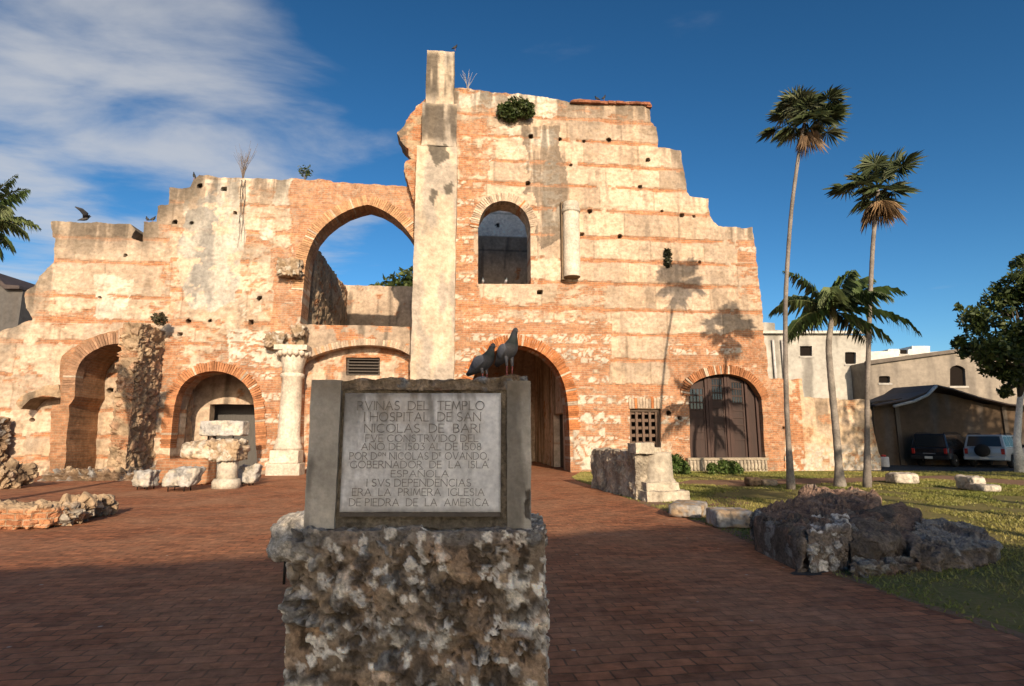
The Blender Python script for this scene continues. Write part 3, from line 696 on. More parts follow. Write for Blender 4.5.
# the great pier with its cement coat, stepping back twice
PW = 1.5
def pier_piece(pxl, pxr, yt, yb, w, deep, seed, stain):
    (ul, zt), (ur, _) = FP(pxl, yt, w), FP(pxr, yt, w); zb = FP((pxl+pxr)/2, yb, w)[1] if yb < 480 else -.2
    P, Q, n = shell_box((ul, -w, zb), (ur, -w+deep, zt), .085, 14)
    P = P+n*((fbm(P*1.2, 4, seed)-.5)*.13+(fbm(P*5, 3, seed+1)-.5)*.05)[:, None]
    cl = np.tile(np.array((.47, .385, .28)), (len(P), 1))*(.8+.45*fbm(P*.8, 4, seed+3))[:, None]
    cl = mixc(cl, np.array((.36, .31, .25)), sstep(.45, .6, fbm(P*np.array((1.5, 1.5, .5)), 4, seed+5)))
    zz = (P[:, 2]-zb)/(zt-zb)
    s = fbm(P*np.array((2.2, 2.2, .25)), 4, seed+7, .6)
    if stain: cl = mixc(cl, DARK*1.1, sstep(.38, .52, s)*sstep(0, .25, zz)*sstep(1.05, .9, zz)*.85)
    return P, Q, cl
PP = []; QQ = []; CC = []; k0 = 0
for args in ((427, 454.5, 50, 104, PW-.25, 2.0, 1, True), (422.5, 457, 102, 146, PW-.1, 2.4, 2, True), (417, 457.5, 145, 490, PW, 2.7, 3, False)):
    P, Q, cl = pier_piece(*args); PP.append(P); QQ.append(Q+k0); CC.append(cl); k0 += len(P)
P = np.concatenate(PP); C = np.concatenate(CC)
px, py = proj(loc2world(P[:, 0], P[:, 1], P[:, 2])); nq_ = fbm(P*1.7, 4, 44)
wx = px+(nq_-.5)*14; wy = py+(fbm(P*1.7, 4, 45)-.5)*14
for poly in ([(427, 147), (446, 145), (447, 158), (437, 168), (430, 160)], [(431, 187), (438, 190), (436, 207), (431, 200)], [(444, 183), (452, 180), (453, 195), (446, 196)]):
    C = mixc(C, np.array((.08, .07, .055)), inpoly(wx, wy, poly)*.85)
me = np_mesh('pier', P, np.concatenate(QQ), None, np.concatenate([C, np.zeros((len(C), 1))], 1), False); link('pier', me, 'masonry', church)
# broken vault springing left of the pier
for stub in ([(425, 98), (420, 104), (410, 115), (401, 129), (397.5, 133), (402, 143), (408, 151), (412, 158), (414, 172), (417, 188), (425, 188)], [(412, 158), (406, 163), (404.5, 170), (408, 182), (412, 196), (420, 215), (424, 160)]):
    wall_grid('vault_stub', FPS(stub, .55), [], -.55, 1.1, .06, brickish(.55, 15, TAN), 'masonry', church, soft_relief(.35, 8), jag=.16, seed=9)

# chapel remains on the left: pilaster with half arch, torn cross wall
chap = below(FPS([(49, 478), (52, 405), (60, 404), (60, 363), (62, 356), (70, 349), (79, 343), (90, 338), (101, 334), (123, 329), (132, 329), (132, 344), (123, 343), (110, 344), (101, 347), (91, 352), (83, 359), (78, 367), (76, 375), (75, 396), (69, 406), (64, 478)], 2.0))
def chapcol(u, z):
    n = fbm2(u*2.5, z*2.5, 5, 27, .6); c = np.tile(np.array((.23, .15, .09)), (len(u), 1))*(.6+.8*n)[:, None]
    return np.concatenate([c, np.clip(.50+.9*(fbm2(u*4, z*5, 4, 28)-.5), 0, .8)[:, None]], 1)
wall_grid('chapel_arch', chap, [], -2.0, 2.02, .06, chapcol, 'masonry', church, soft_relief(.22, 12), jag=.045)
arch_ring('arch_ring', [(75, 392), (76, 375), (78, 367), (83, 359), (91, 352), (101, 347), (110, 344), (124, 343)], .5, 2.0, .5, 18, c1=np.array((.30, .18, .11)), share=.08)
rib = FPS([(17, 404), (22, 395), (32, 390), (44, 386), (58, 384), (63, 398), (52, 396), (42, 396), (30, 399), (22, 409)], .9)
wall_grid('rib_fragment', rib, [], -.9, .9, .06, brickish(.3, 26, TAN), 'masonry', church, soft_relief(.25, 14), jag=.1)
ul, zt = FP(123, 322, 2.1); ur, _ = FP(141, 322, 2.1)
P, Q, n = shell_box((ul, -2.1, -.2), (ur, .05, zt), .06, 10)
P, cl = rubble(P, n, 3.2, .14, 61, [TAN*1.2, TAN*.95, (.38, .24, .15), BROWN*2], TAN*.85, .8, .06)
zz = P[:, 2]; band = sstep(.45, .6, fbm(P*np.array((1, 1, 2.0)), 3, 66))
al = band*.75*(P[:, 1] < -1.0)*(n[:, 1] < -.5)
me = np_mesh('cross_wall', P, Q, None, np.concatenate([cl, al[:, None]], 1), False); link('cross_wall', me, 'masonry', church)
# fallen rubble along its foot
P, Q, n = shell_box((ul-1.6, -3.3, -.25), (ur+1.7, -.2, .32), .06, 3)
e = (P-P.mean(0)); P, cl = rubble(P, n, 3.6, .2, 63, [TAN, GREY, CREAM*.8, BROWN], BROWN, .8, .08)
P[:, 2] = np.where(P[:, 2] > 0, P[:, 2]*(.25+1.2*fbm(P*.9, 3, 64)), P[:, 2])
me = np_mesh('fallen_rubble', P, Q, None, cl, False); link('fallen_rubble', me, 'stone', church)

# engaged column with leafy capital, corbels, column drum on the wall
def uz(px, py, w): return FP(px, py, w)
cu, cz0 = uz(286, 465, .35); rad = abs(uz(297, 410, .35)[0]-uz(275, 410, .35)[0])/2
zs = lambda y: uz(286, y, .35)[1]
m = MB(); wc = np.array((.58, .51, .41))
m.box((cu-rad*1.5, -.35-rad*1.1, -.1), (cu+rad*1.5, .1, zs(463)+.0), wc*.9)
m.box((cu-rad*1.28, -.35-rad*.95, zs(463)), (cu+rad*1.28, .1, zs(450)), wc)
m.build('column_plinth', 'stone', church, bevel=.04)
m = MB()
m.lathe([(rad*1.25, zs(450)), (rad*1.3, zs(447)), (rad*1.1, zs(443)), (rad*1.15, zs(440)), (rad, zs(437)), (rad*.97, zs(410)), (rad*.93, zs(378)), (rad*1.1, zs(377)), (rad*1.1, zs(374)), (rad*.95, zs(373))], (cu, -.2, 0), 28, wc)
m.build('column_shaft', 'stone', church)
m = MB()
m.lathe([(rad*.95, zs(373)), (rad*1.0, zs(366)), (rad*1.15, zs(359)), (rad*1.45, zs(352)), (rad*1.35, zs(351))], (cu, -.2, 0), 28, wc*1.05, flute=.12)
for k in range(9):
    t = math.pi*(1+k/8); x, y = math.cos(t)*rad*1.35, math.sin(t)*rad*1.35
    m.lathe([(.02, -.18), (.13, -.1), (.15, 0), (.1, .1), (.02, .14)], (cu+x, -.2+y, zs(353)), 8, wc)
m.box((cu-rad*1.5, -.2-rad*1.35, zs(351)), (cu+rad*1.5, .1, zs(346)), wc*.9)
m.build('column_capital', 'stone', church)
for (pxc, pyc, s, sd) in ((276, 341, .42, 1), (290, 268, .5, 2), (300, 331, .28, 3)):
    u_, z_ = FP(pxc, pyc, .3)
    P, Q, n = shell_box((u_-s, -.62, z_-s*.8), (u_+s, .05, z_+s*.75), .05, 3)
    P, cl = rubble(P, n, 4.5, .16, 200+sd, [WHITE*.8, CREAM*.8, TAN], TAN*.7, .9, .06); 
    link('corbel', np_mesh('corbel', P, Q, None, cl, True), 'stone', church)
for (x0, x1, yt, yb, wv) in ((298, 304, 326, 362, .05),):
    (a, b), (c, d) = FP(x0, yt, .1), FP(x1, yb, .1); m = MB(); m.box((a, -.25, d), (c, .3, b), TAN*.8); m.build('impost', 'stone', church, bevel=.05)
du = uz(570.5, 240, .1)[0]; dr = abs(uz(579, 240, .1)[0]-uz(562.5, 240, .1)[0])/2
m = MB(); zl, zh = uz(570, 278, .2)[1], uz(570, 204, .2)[1]
m.lathe([(dr*.94, zl), (dr*.97, zl+.02)], (du, -dr*.75, 0), 26, TAN*.5, smooth=False)
m.lathe([(dr*.97, zl+.02), (dr, zl+.5), (dr*.98, zh-.75), (dr*.96, zh-.56)], (du, -dr*.75, 0), 26, WHITE*.98, cap=False)
m.lathe([(dr*.96, zh-.56), (dr*1.1, zh-.5), (dr*1.1, zh-.36), (dr*.98, zh-.32), (dr*1.02, zh-.06), (dr*.9, zh)], (du, -dr*.75, 0), 26, WHITE*.8, smooth=False)
m.box((du-dr*1.15, -.25, zl-.1), (du-dr*.8, .02, zh+.1), TAN*.5)
m.build('column_drum', 'stone', church)

# interiors seen through the openings
def flat_wall(name, y0, thick, lo, hi, seed, share, base=CREAM, hl=[]):
    return wall_grid(name, [(lo[0], lo[1]), (hi[0], lo[1]), (hi[0], hi[1]), (lo[0], hi[1])], hl, y0, thick, .12, brickish(share, seed, base), 'masonry', church, soft_relief(.12, seed), jag=.08)
def cross_wall(name, u, y0, y1, z0, z1, seed, share, base, topfn=None, hl=[]):
    """a wall running back from the front, modelled along y"""
    f = brickish(share, seed, base)
    ol = [(y0, z0), (y1, z0), (y1, z1)]+([(y, topfn(y)) for y in np.linspace(y1, y0, 12)[1:-1]] if topfn else [])+[(y0, z1)]
    def cf(a, z):
        c = f(a, z); st = fbm2(a*1.3, z*.25, 5, seed+8, .6); c[:, :3] = mixc(c[:, :3], DARK*1.4, sstep(.45, .68, st)*.6); return c
    o = wall_grid(name, ol, hl, 0, .7, .1, cf, 'masonry', church, soft_relief(.4, seed), jag=.2, loc=(u, 0, 0))
    o.rotation_euler = (0, 0, R(90)); return o
zn = 11.6
uN = FP(304, 300)[0]-.25
o = cross_wall('nave_wall', uN, 1.3, 12.2, 0, zn, 31, .28, TAN*1.25)     # faces the nave (normal +u)
flat_wall('nave_end_wall', 12.2, .8, (uN-.7, 0), (uN+13, zn+.45), 33, .06, CREAM*.9)
# left aisle behind the small arch
uA = FP(172, 440)[0]-.35
def aisle_back(u): return u
ao = cross_wall('aisle_wall', uA, 1.3, 2.7, 0, 7.5, 35, .05, CREAM*.95)
def eu(px): return FP(px, 430, -2.7)[0]
ez = FP(220, 397, -2.7)[1]
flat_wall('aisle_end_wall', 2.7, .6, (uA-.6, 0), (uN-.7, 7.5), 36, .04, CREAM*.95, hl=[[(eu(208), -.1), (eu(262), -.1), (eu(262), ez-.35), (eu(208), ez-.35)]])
m = MB(); m.box((eu(199)-2, 4.0, 0), (eu(263), 4.1, ez+.4), (.07, .066, .06)); m.build('aisle_shade_panel', 'wood', church)  # dark panel behind an added opening, standing in for cast shadow
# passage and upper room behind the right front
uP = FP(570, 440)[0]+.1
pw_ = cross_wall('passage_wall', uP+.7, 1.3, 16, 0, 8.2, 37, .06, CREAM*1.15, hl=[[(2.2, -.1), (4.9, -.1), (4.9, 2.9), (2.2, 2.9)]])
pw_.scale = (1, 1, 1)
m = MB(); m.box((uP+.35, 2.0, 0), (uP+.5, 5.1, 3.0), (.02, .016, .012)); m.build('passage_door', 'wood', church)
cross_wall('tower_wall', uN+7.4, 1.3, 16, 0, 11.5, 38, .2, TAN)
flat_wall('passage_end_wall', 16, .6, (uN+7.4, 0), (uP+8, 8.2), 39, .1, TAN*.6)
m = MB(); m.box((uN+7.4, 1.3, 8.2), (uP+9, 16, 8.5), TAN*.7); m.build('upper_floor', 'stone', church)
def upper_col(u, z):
    c = brickish(.06, 41, CREAM*.8)(u, z); wl = sstep(14.4, 14.5, z+.1*(fbm2(u, z*0, 3, 5)-.5)); c[:, :3] = mixc(c[:, :3], np.array((.90, .84, .73)), wl); c[:, 3] *= (1-wl)  # upper plaster painted brighter, standing in for sunlight on it
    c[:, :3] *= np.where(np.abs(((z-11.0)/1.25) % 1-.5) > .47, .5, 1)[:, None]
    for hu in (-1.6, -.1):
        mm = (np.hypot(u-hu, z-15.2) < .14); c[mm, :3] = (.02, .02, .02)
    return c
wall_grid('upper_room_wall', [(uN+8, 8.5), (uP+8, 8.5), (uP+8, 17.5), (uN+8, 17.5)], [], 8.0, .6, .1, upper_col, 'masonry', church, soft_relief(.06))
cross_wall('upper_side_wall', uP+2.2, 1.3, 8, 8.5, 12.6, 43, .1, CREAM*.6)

# wooden lattice and the large arched door
(l0, lb), (l1, lt) = FP(630, 478), FP(661, 409)
m = MB(); wc = (.11, .065, .04)
for k in range(5):
    u_ = l0+(l1-l0)*(k+.5)/5; m.box((u_-.06, .22, lb), (u_+.06, .30, lt), wc)
for k in range(9):
    z_ = lb+(lt-lb)*(k+.5)/9; m.box((l0, .305, z_-.07), (l1, .36, z_+.07), wc)
m.box((l0, .16, lb), (l0+.12, .215, lt), (.08, .05, .03)); m.box((l1-.12, .16, lb), (l1, .215, lt), (.08, .05, .03)); m.box((l0+.12, .16, lt-.12), (l1-.12, .215, lt), (.08, .05, .03))
m.build('lattice_door', 'wood', church)
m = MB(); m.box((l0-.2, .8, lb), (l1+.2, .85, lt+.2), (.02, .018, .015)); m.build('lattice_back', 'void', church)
big = FPS(H_BIG); bz0 = big[0][1]
dcol = np.array((.034, .015, .010))
def door_col(u, z):
    pl = np.floor(u/.16); k = _hash(pl.astype(np.int64), pl.astype(np.int64)*0, pl.astype(np.int64)*0, 3)
    c = dcol[None, :]*(.7+.6*k)[:, None]*np.where((u/.16) % 1 < .09, .35, 1)[:, None]
    return np.concatenate([c, np.zeros((len(u), 1))], 1)
bb = [(u, z) for u, z in big]
db = wall_grid('arched_door', bb, [], .42, .08, .04, door_col, 'wood', church, None, jag=0, jaghole=0)
def ztop(u):
    us = [p[0] for p in big[1:11]]; zs_ = [p[1] for p in big[1:11]]; return float(np.interp(u, us, zs_))
m = MB()
ub0, ub1 = big[0][0], big[-1][0]
for f_ in (.02, .29, .33, .56, .60, .84, .98):
    u_ = ub0+(ub1-ub0)*f_; m.box((u_-.07, .30, bz0), (u_+.07, .415, ztop(u_)-.02), dcol*1.3)
m.build('door_frame', 'wood', church, bevel=.01)
for (fa, fb, n_) in ((.06, .26, 8), (.37, .53, 9), (.64, .80, 9)):
    m = MB(); ua, uq = ub0+(ub1-ub0)*fa, ub0+(ub1-ub0)*fb; zq = min(ztop(ua), ztop(uq))-.1
    m.box((ua-.05, .383, bz0), (ua+.03, .419, zq), dcol*1.2); m.box((uq-.03, .383, bz0), (uq+.05, .419, zq), dcol*1.2)
    for k in range(n_):
        ua, uq = ub0+(ub1-ub0)*fa, ub0+(ub1-ub0)*fb; zt_ = min(ztop(ua), ztop(uq))-.12; z_ = zt_-k*.36
        m.box((ua+.02, .385, z_-.05), (uq-.02, .416, z_), dcol*1.1)
    m.build('door_leaf', 'wood', church)
for (fa, fb) in ((.07, .25), (.38, .52), (.65, .79)):
    ua, uq = ub0+(ub1-ub0)*fa, ub0+(ub1-ub0)*fb; zt_ = min(ztop(ua), ztop(uq))-.18
    m = MB()
    for k in range(3): 
        for q in range(4):
            a_ = ua+(uq-ua)*q/4; m.box((a_+.03, .40, zt_-.3-k*.36), (a_+(uq-ua)/4-.03, .4175, zt_-k*.36-.02), (.2, .22, .24))
    m.build('door_pane', 'glass', church)
(s0, sz), (s1, _) = FP(689, 459, .25), FP(768, 459, .25)
m = MB(); m.box((s0, -.16, -.1), (s1, .3, sz-.06), (.40, .35, .27)); m.box((s0-.05, -.24, sz-.06), (s1+.05, .32, sz+.05), (.32, .27, .2))
n_ = 22
for k in range(n_):
    u_ = s0+(s1-s0)*(k+.5)/n_
    m.lathe([(.05, .06), (.075, .14), (.04, sz*.5), (.07, sz-.2), (.05, sz-.07)], (u_, -.19, 0), 8, (.34, .29, .22))
m.build('balustrade_sill', 'stone', church)

# growth on the ruin (each a plant of its own)
def leaf_cloud(centers, n, size, cols, seed, squash=1.0, droop=0.0):
    r = np.random.default_rng(seed); C = np.array(centers, float)
    wts = C[:, 3]**2.2; k = r.choice(len(C), n, p=wts/wts.sum())
    d = r.normal(size=(n, 3)); d /= np.linalg.norm(d, axis=1)[:, None]
    rad = C[k, 3]*r.random(n)**.42
    P = C[k, :3]+d*rad[:, None]*np.array([1, 1, squash])
    a = r.normal(size=(n, 3)); a[:, 2] -= droop; a /= np.linalg.norm(a, axis=1)[:, None]
    b = np.cross(a, r.normal(size=(n, 3))); b /= np.linalg.norm(b, axis=1)[:, None]
    s = size*(.6+.8*r.random(n))[:, None]
    V = np.stack([P-a*s, P+b*s*.42, P+a*s, P-b*s*.42], 1).reshape(-1, 3)
    Q = np.arange(4*n).reshape(-1, 4)
    cc = np.array(cols)[r.integers(0, len(cols), n)]*(.7+.6*r.random(n))[:, None]
    return V, Q, np.repeat(cc, 4, 0)
def plant_cloud(name, centers, n, size, cols, seed, label, cat, loc, group=None, squash=1.0):
    V, Q, C = leaf_cloud(centers, n, size, cols, seed, squash)
    o = link(name, np_mesh(name, V-np.array(loc), Q, None, C), 'leaf', None, loc); return setp(o, label, cat, group)
G1 = [(.035, .055, .015), (.05, .075, .02), (.07, .09, .025)]
def wall_pt(px, py, w=0.1):
    u, z = FP(px, py, w); return loc2world(np.float64(u), np.float64(-w), np.float64(z))
p = wall_pt(515, 110, .25)
plant_cloud('bush', [(p[0]+dx, p[1]-.1, p[2]+dz, r_) for dx, dz, r_ in ((-.55, -.1, .42), (0, .1, .55), (.5, .0, .5), (.75, -.15, .3), (-.2, -.3, .4))], 1500, .12, G1, 3, 'round dark green bush growing from the top of the tall wall', 'bush', p)
def twigs(name, base, h, spread, n, seed, col, label, cat, rad=.02, leaves=None):
    r = random.Random(seed); root = empty(name, base, label, cat); m = MB(); tips = []
    for k in range(n):
        a = r.uniform(0, 6.28); q = [Vector((0, 0, -.1))]; L_ = h*r.uniform(.55, 1.0); dx = spread*r.uniform(.1, 1)
        for i in range(1, 5):
            f = i/4; q.append(Vector((math.cos(a)*dx*f**1.4+r.uniform(-.05, .05)*h*.4, math.sin(a)*dx*f**1.4*.6, L_*f)))
        m.tube(q, [rad*(1-.18*i) for i in range(5)], 5, col); tips += q[2:]
        if r.random() < .8:
            b = q[2]; m.tube([b, b+Vector((r.uniform(-.3, .3)*h*.6, 0, .3*h))], [rad*.6, rad*.3], 4, col)
    m.build('stem', 'bark', root)
    if leaves:
        V, Q, C = leaf_cloud([(t.x, t.y, t.z, leaves[1]) for t in tips], leaves[0], leaves[2], G1, seed)
        link('foliage', np_mesh('foliage', V, Q, None, C), 'leaf', root)
    return root
twigs('dead_bush', wall_pt(243, 179, -.4), 1.9, .75, 22, 3, (.16, .13, .11), 'leafless dry bush standing on the wall top left of the great arch', 'bush', .013)
twigs('wall_plant', wall_pt(305, 180, -.4), .7, .5, 8, 5, (.14, .12, .08), 'sparse leafy green plant growing on top of the orange brick arch wall', 'plant', .014, (170, .14, .07))
twigs('dead_sapling', wall_pt(468, 90, -.4), 1.3, .8, 6, 8, (.40, .37, .33), 'bare pale branching twig on the wall top beside the great pier', 'plant', .016)
twigs('root_trail', wall_pt(240, 240, .1), .01, .01, 1, 9, (.12, .1, .08), 'dark dried root hanging down the grey plaster below the leafless bush', 'plant', .004)
rt = bpy.data.objects['root_trail']
for c in list(rt.children): bpy.data.objects.remove(c)
m = MB(); 
for k in range(4):
    r_ = random.Random(k); x = 241+k*1.6; pts = []
    for i in range(7): pts.append(np.array(wall_pt(x+r_.uniform(-1.5, 1.5)-i*.5, 180+i*(9+3*r_.random()), .1))-np.array(rt.location))
    m.tube(pts, [.018-.002*i for i in range(7)], 5, (.13, .11, .09))
m.build('stem', 'bark', rt)
p = wall_pt(668, 258, .12)  # narrow cluster of dark leaf shapes on the wall face
plant_cloud('dark_tuft', [(p[0], p[1], p[2]+dz, .2) for dz in (-.35, -.1, .15, .35)], 260, .1, [(.02, .025, .012), (.03, .035, .015)], 4, 'dark narrow tuft set on the cream wall face high above the lattice door', 'plant', p)
p = wall_pt(160, 321, 1.0)
plant_cloud('tuft', [(p[0], p[1], p[2]+.1, .3)], 220, .1, [(.05, .05, .025), (.09, .07, .04)], 6, 'dry tuft on top of the torn cross wall of the chapel', 'plant', p)

# ------------------------------------------------------------------ garden wall to the right of the church
gw = empty('garden_wall', FW(16.5, .1), 'low ruined wall of cream stone and brick right of the church front', 'wall', rz=TH)
gl = [(785.5, 490), (786, 379), (802, 379), (804, 397), (835, 399), (868, 400), (871, 410), (874, 435), (880, 455), (882, 490)]
UGW = FP(803, 420)[0]-16.5
def gcol(u, z):
    a = u+16.5; c = face_colour(a, z, False); n = fbm2(u*1.4, z*1.6, 5, 95, .6); lowz = sstep(1.5, .9, z)
    base = mixc(np.tile(np.array((.45, .33, .2)), (len(u), 1)), CREAM*1.1, uni(n)); st = sstep(.5, .68, fbm2(u*2.2, z*.3, 4, 97)); base = mixc(base, (.12, .09, .07), st*.6*sstep(.8, 2.5, z))
    d1, d2, hid = voronoi(np.stack([u*3.4, z*4.2, u*0], 1), 78); stn = sstep(.04, .14, d2-d1)*lowz*(hid < .75)
    base = mixc(base, WHITE*.9, stn); br = (u < UGW)*sstep(.72, .6, uni(n))+sstep(.2, .1, uni(n))*.7
    return np.concatenate([base, np.clip(br*(1-stn), 0, 1)[:, None]], 1)
g2 = [(u-16.5, z if z > .05 else -.3) for u, z in FPS(gl, -.1)]
wall_grid('wall', g2, [], 0, .6, .06, gcol, 'masonry', gw, soft_relief(.16, 19), jag=.09)

# ------------------------------------------------------------------ the monument in the foreground
MY = 3.2
def ma(px, py, Y=MY): return at(px, py, Y)
zb = ma(420, 529)[2]; zt = ma(420, 381)[2]
xl, xr = ma(308, 450)[0], ma(531, 450)[0]
mon = empty('monument', ((xl+xr)/2, MY+.25, 0), 'stone monument on a rubble pedestal carrying a white marble inscription slab', 'monument')
ORI = np.array([(xl+xr)/2, MY+.25, 0])
pxl, pxr = ma(288, 620, MY-.05)[0], ma(546, 620, MY-.05)[0]
P, Q, n = shell_box((pxl, MY-.08, -.15), (pxr, MY+.62, zb+.005), .0095, 12)
P2, cl = rubble(P, n, 9.0, .024, 11, [WHITE*.9, GREY*1.1, WHITE*1.1, TAN*1.2, GREY*.8, CREAM*1.1, (.36, .36, .34)], (.235, .18, .125), .34, .014, .04, .14)
d1, d2, hid = voronoi(P*4.2+(np.stack([fbm(P*9, 4, 14), fbm(P*9+40, 4, 16), fbm(P*9+80, 4, 17)], 1)-.5)*1.6, 55)
bigs = sstep(.08, .3, d2-d1)*(hid < .16)
P2 = P2+n*(bigs*.035+(fbm(P*5, 4, 57, .5)-.5)*.045)[:, None]
cb = mixc(np.tile(GREY*.95, (len(P), 1)), WHITE*.85, sstep(.45, .6, fbm(P*22, 4, 15))); cl = cl*(1-bigs*.85)[:, None]+cb*(bigs*.85)[:, None]
d1, d2, hid = voronoi(P*20+(np.stack([fbm(P*22, 3, 214), fbm(P*22+40, 3, 216), fbm(P*22+80, 3, 217)], 1)-.5)*1.2, 255)
chips = sstep(.04, .14, d2-d1)*(hid < .24); P2 = P2+n*(chips*.009*(.4+hid*2))[:, None]
pits = sstep(.55, .66, fbm(P*15, 4, 263, .6))*(1-chips); P2 = P2-n*(pits*.022)[:, None]
warm = sstep(.5, .66, fbm(P*5.5, 3, 18))*(1-bigs); cl = mixc(cl, np.array((.32, .20, .115)), warm*.5)
wh = chips; cl = mixc(cl, np.array((.70, .65, .56)), wh*(.55+.45*((hid*91.7) % 1))); cl = mixc(cl, np.array((.05, .04, .03)), pits*.8)
dk = sstep(.57, .68, fbm(P*9, 4, 23)); cl = mixc(cl, np.array((.07, .055, .042)), dk*.7)
topz = sstep(zb-.10, zb-.02, P[:, 2]); cl = mixc(cl, np.array((.19, .18, .165)), topz*.55*(1-wh)); cl = cl*1.25
link('pedestal', np_mesh('pedestal', P2-ORI, Q, None, cl, False), 'near_stone', mon)
# two cement side slabs, core between, rough brick crest
def slab(name, x0, x1, y0, y1, z0, z1, seed, mat='cement', base=(.46, .41, .33), amp=.006, res=.012, pw=16, chip=None):
    P, Q, n = shell_box((x0, y0, z0), (x1, y1, z1), res, pw)
    P = P+n*((fbm(P*6, 4, seed)-.5)*amp*2+(fbm(P*25, 3, seed+1)-.5)*amp)[:, None]
    cl = np.array(base)[None, :]*(.72+.55*fbm(P*4, 4, seed+2))[:, None]
    cl = mixc(cl, np.array((.10, .085, .065)), sstep(.5, .66, fbm(P*np.array((9, 9, 2.2)), 4, seed+3))*.6)
    hi_ = sstep(z1-.16, z1-.02, P[:, 2]+.1*(fbm(P*8, 3, seed+6)-.5)); cl = mixc(cl, np.array((.25, .19, .12)), hi_*.5)
    if chip:
        for cx, cy, cz_, cr in chip:
            d = np.linalg.norm((P-np.array((cx, cy, cz_)))*np.array((1, 1, .55)), axis=1)+(fbm(P*22, 3, 8)-.5)*.05
            mk = sstep(cr, cr*.8, d); dirv = np.array((-1, .6, 0.0)); P = P+dirv*(mk*(cr-np.minimum(d, cr))*.8)[:, None]; cl = mixc(cl, np.array((.07, .05, .035)), mk*.85)
    return link(name, np_mesh(name, P-ORI, Q, None, cl, False), mat, mon)
xa = ma(338, 450)[0]; xb = ma(507, 450)[0]
slab('side_slab', xl, xa, MY, MY+.5, zb, zt+.005, 71)
slab('side_slab', xb, xr, MY+.004, MY+.5, zb, zt+.0, 72, chip=[(xr+.005, MY, ma(530, 505)[2], .05)])
slab('core', xa-.002, xb+.002, MY+.035, MY+.46, zb, ma(420, 386)[2], 73, 'near_stone', (.20, .17, .13), .02)
P, Q, n = shell_box((xa-.03, MY+.012, ma(420, 390)[2]), (xr-.02, MY+.42, zt+.012), .01, 5)
P, cl = rubble(P, n, 11, .010, 75, [TAN, BROWN*1.5, GREY, CREAM*.7, (.25, .14, .08)], TAN*.8, .7, .012)
P[:, 2] += np.where(P[:, 2] > zt-.02, (fbm(P*7, 3, 78)-.5)*.05+.02*sstep(xb-.25, xb-.05, P[:, 0]), 0)
link('crest', np_mesh('crest', P-ORI, Q, None, cl, False), 'near_stone', mon)
# marble slab
pq = [ma(x, y, MY-.012) for x, y in ((345, 393), (499.5, 393.5), (502, 511.5), (339.5, 513))]
x0, x1 = (pq[0][0]+pq[3][0])/2, (pq[1][0]+pq[2][0])/2; z1, z0 = (pq[0][2]+pq[1][2])/2, (pq[2][2]+pq[3][2])/2
P, Q, n = shell_box((x0, MY-.012, z0), (x1, MY+.04, z1), .008, 30)
P = P+n*((fbm(P*20, 3, 81)-.5)*.0025)[:, None]
cl = np.array((.80, .775, .72))[None, :]*(.82+.36*fbm(P*5, 5, 82, .6))[:, None]
s_ = fbm(P*np.array((11, 11, 1.6)), 5, 83, .6); tz_ = (P[:, 2]-z0)/(z1-z0)
cl = mixc(cl, np.array((.20, .175, .14)), sstep(.47, .66, s_)*(.25+.6*sstep(.45, 1, tz_)))
cl = mixc(cl, np.array((.38, .31, .23)), sstep(.5, .7, fbm(P*3.2, 4, 85))*.45)
cl = mixc(cl, np.array((.14, .12, .1)), sstep(.06, .0, np.minimum(np.minimum(tz_, 1-tz_), np.minimum((P[:, 0]-x0), (x1-P[:, 0]))*3))*.5)
plq = link('plaque', np_mesh('plaque', P-ORI, Q, None, cl, True), 'cement', mon)
m = MB(); m.box((x0+.005, MY-.016, z0-.022), (x1-.004, MY+.03, z0-.002), (.12, .10, .08)); m.build('plaque_ledge', 'cement', mon, ORI)
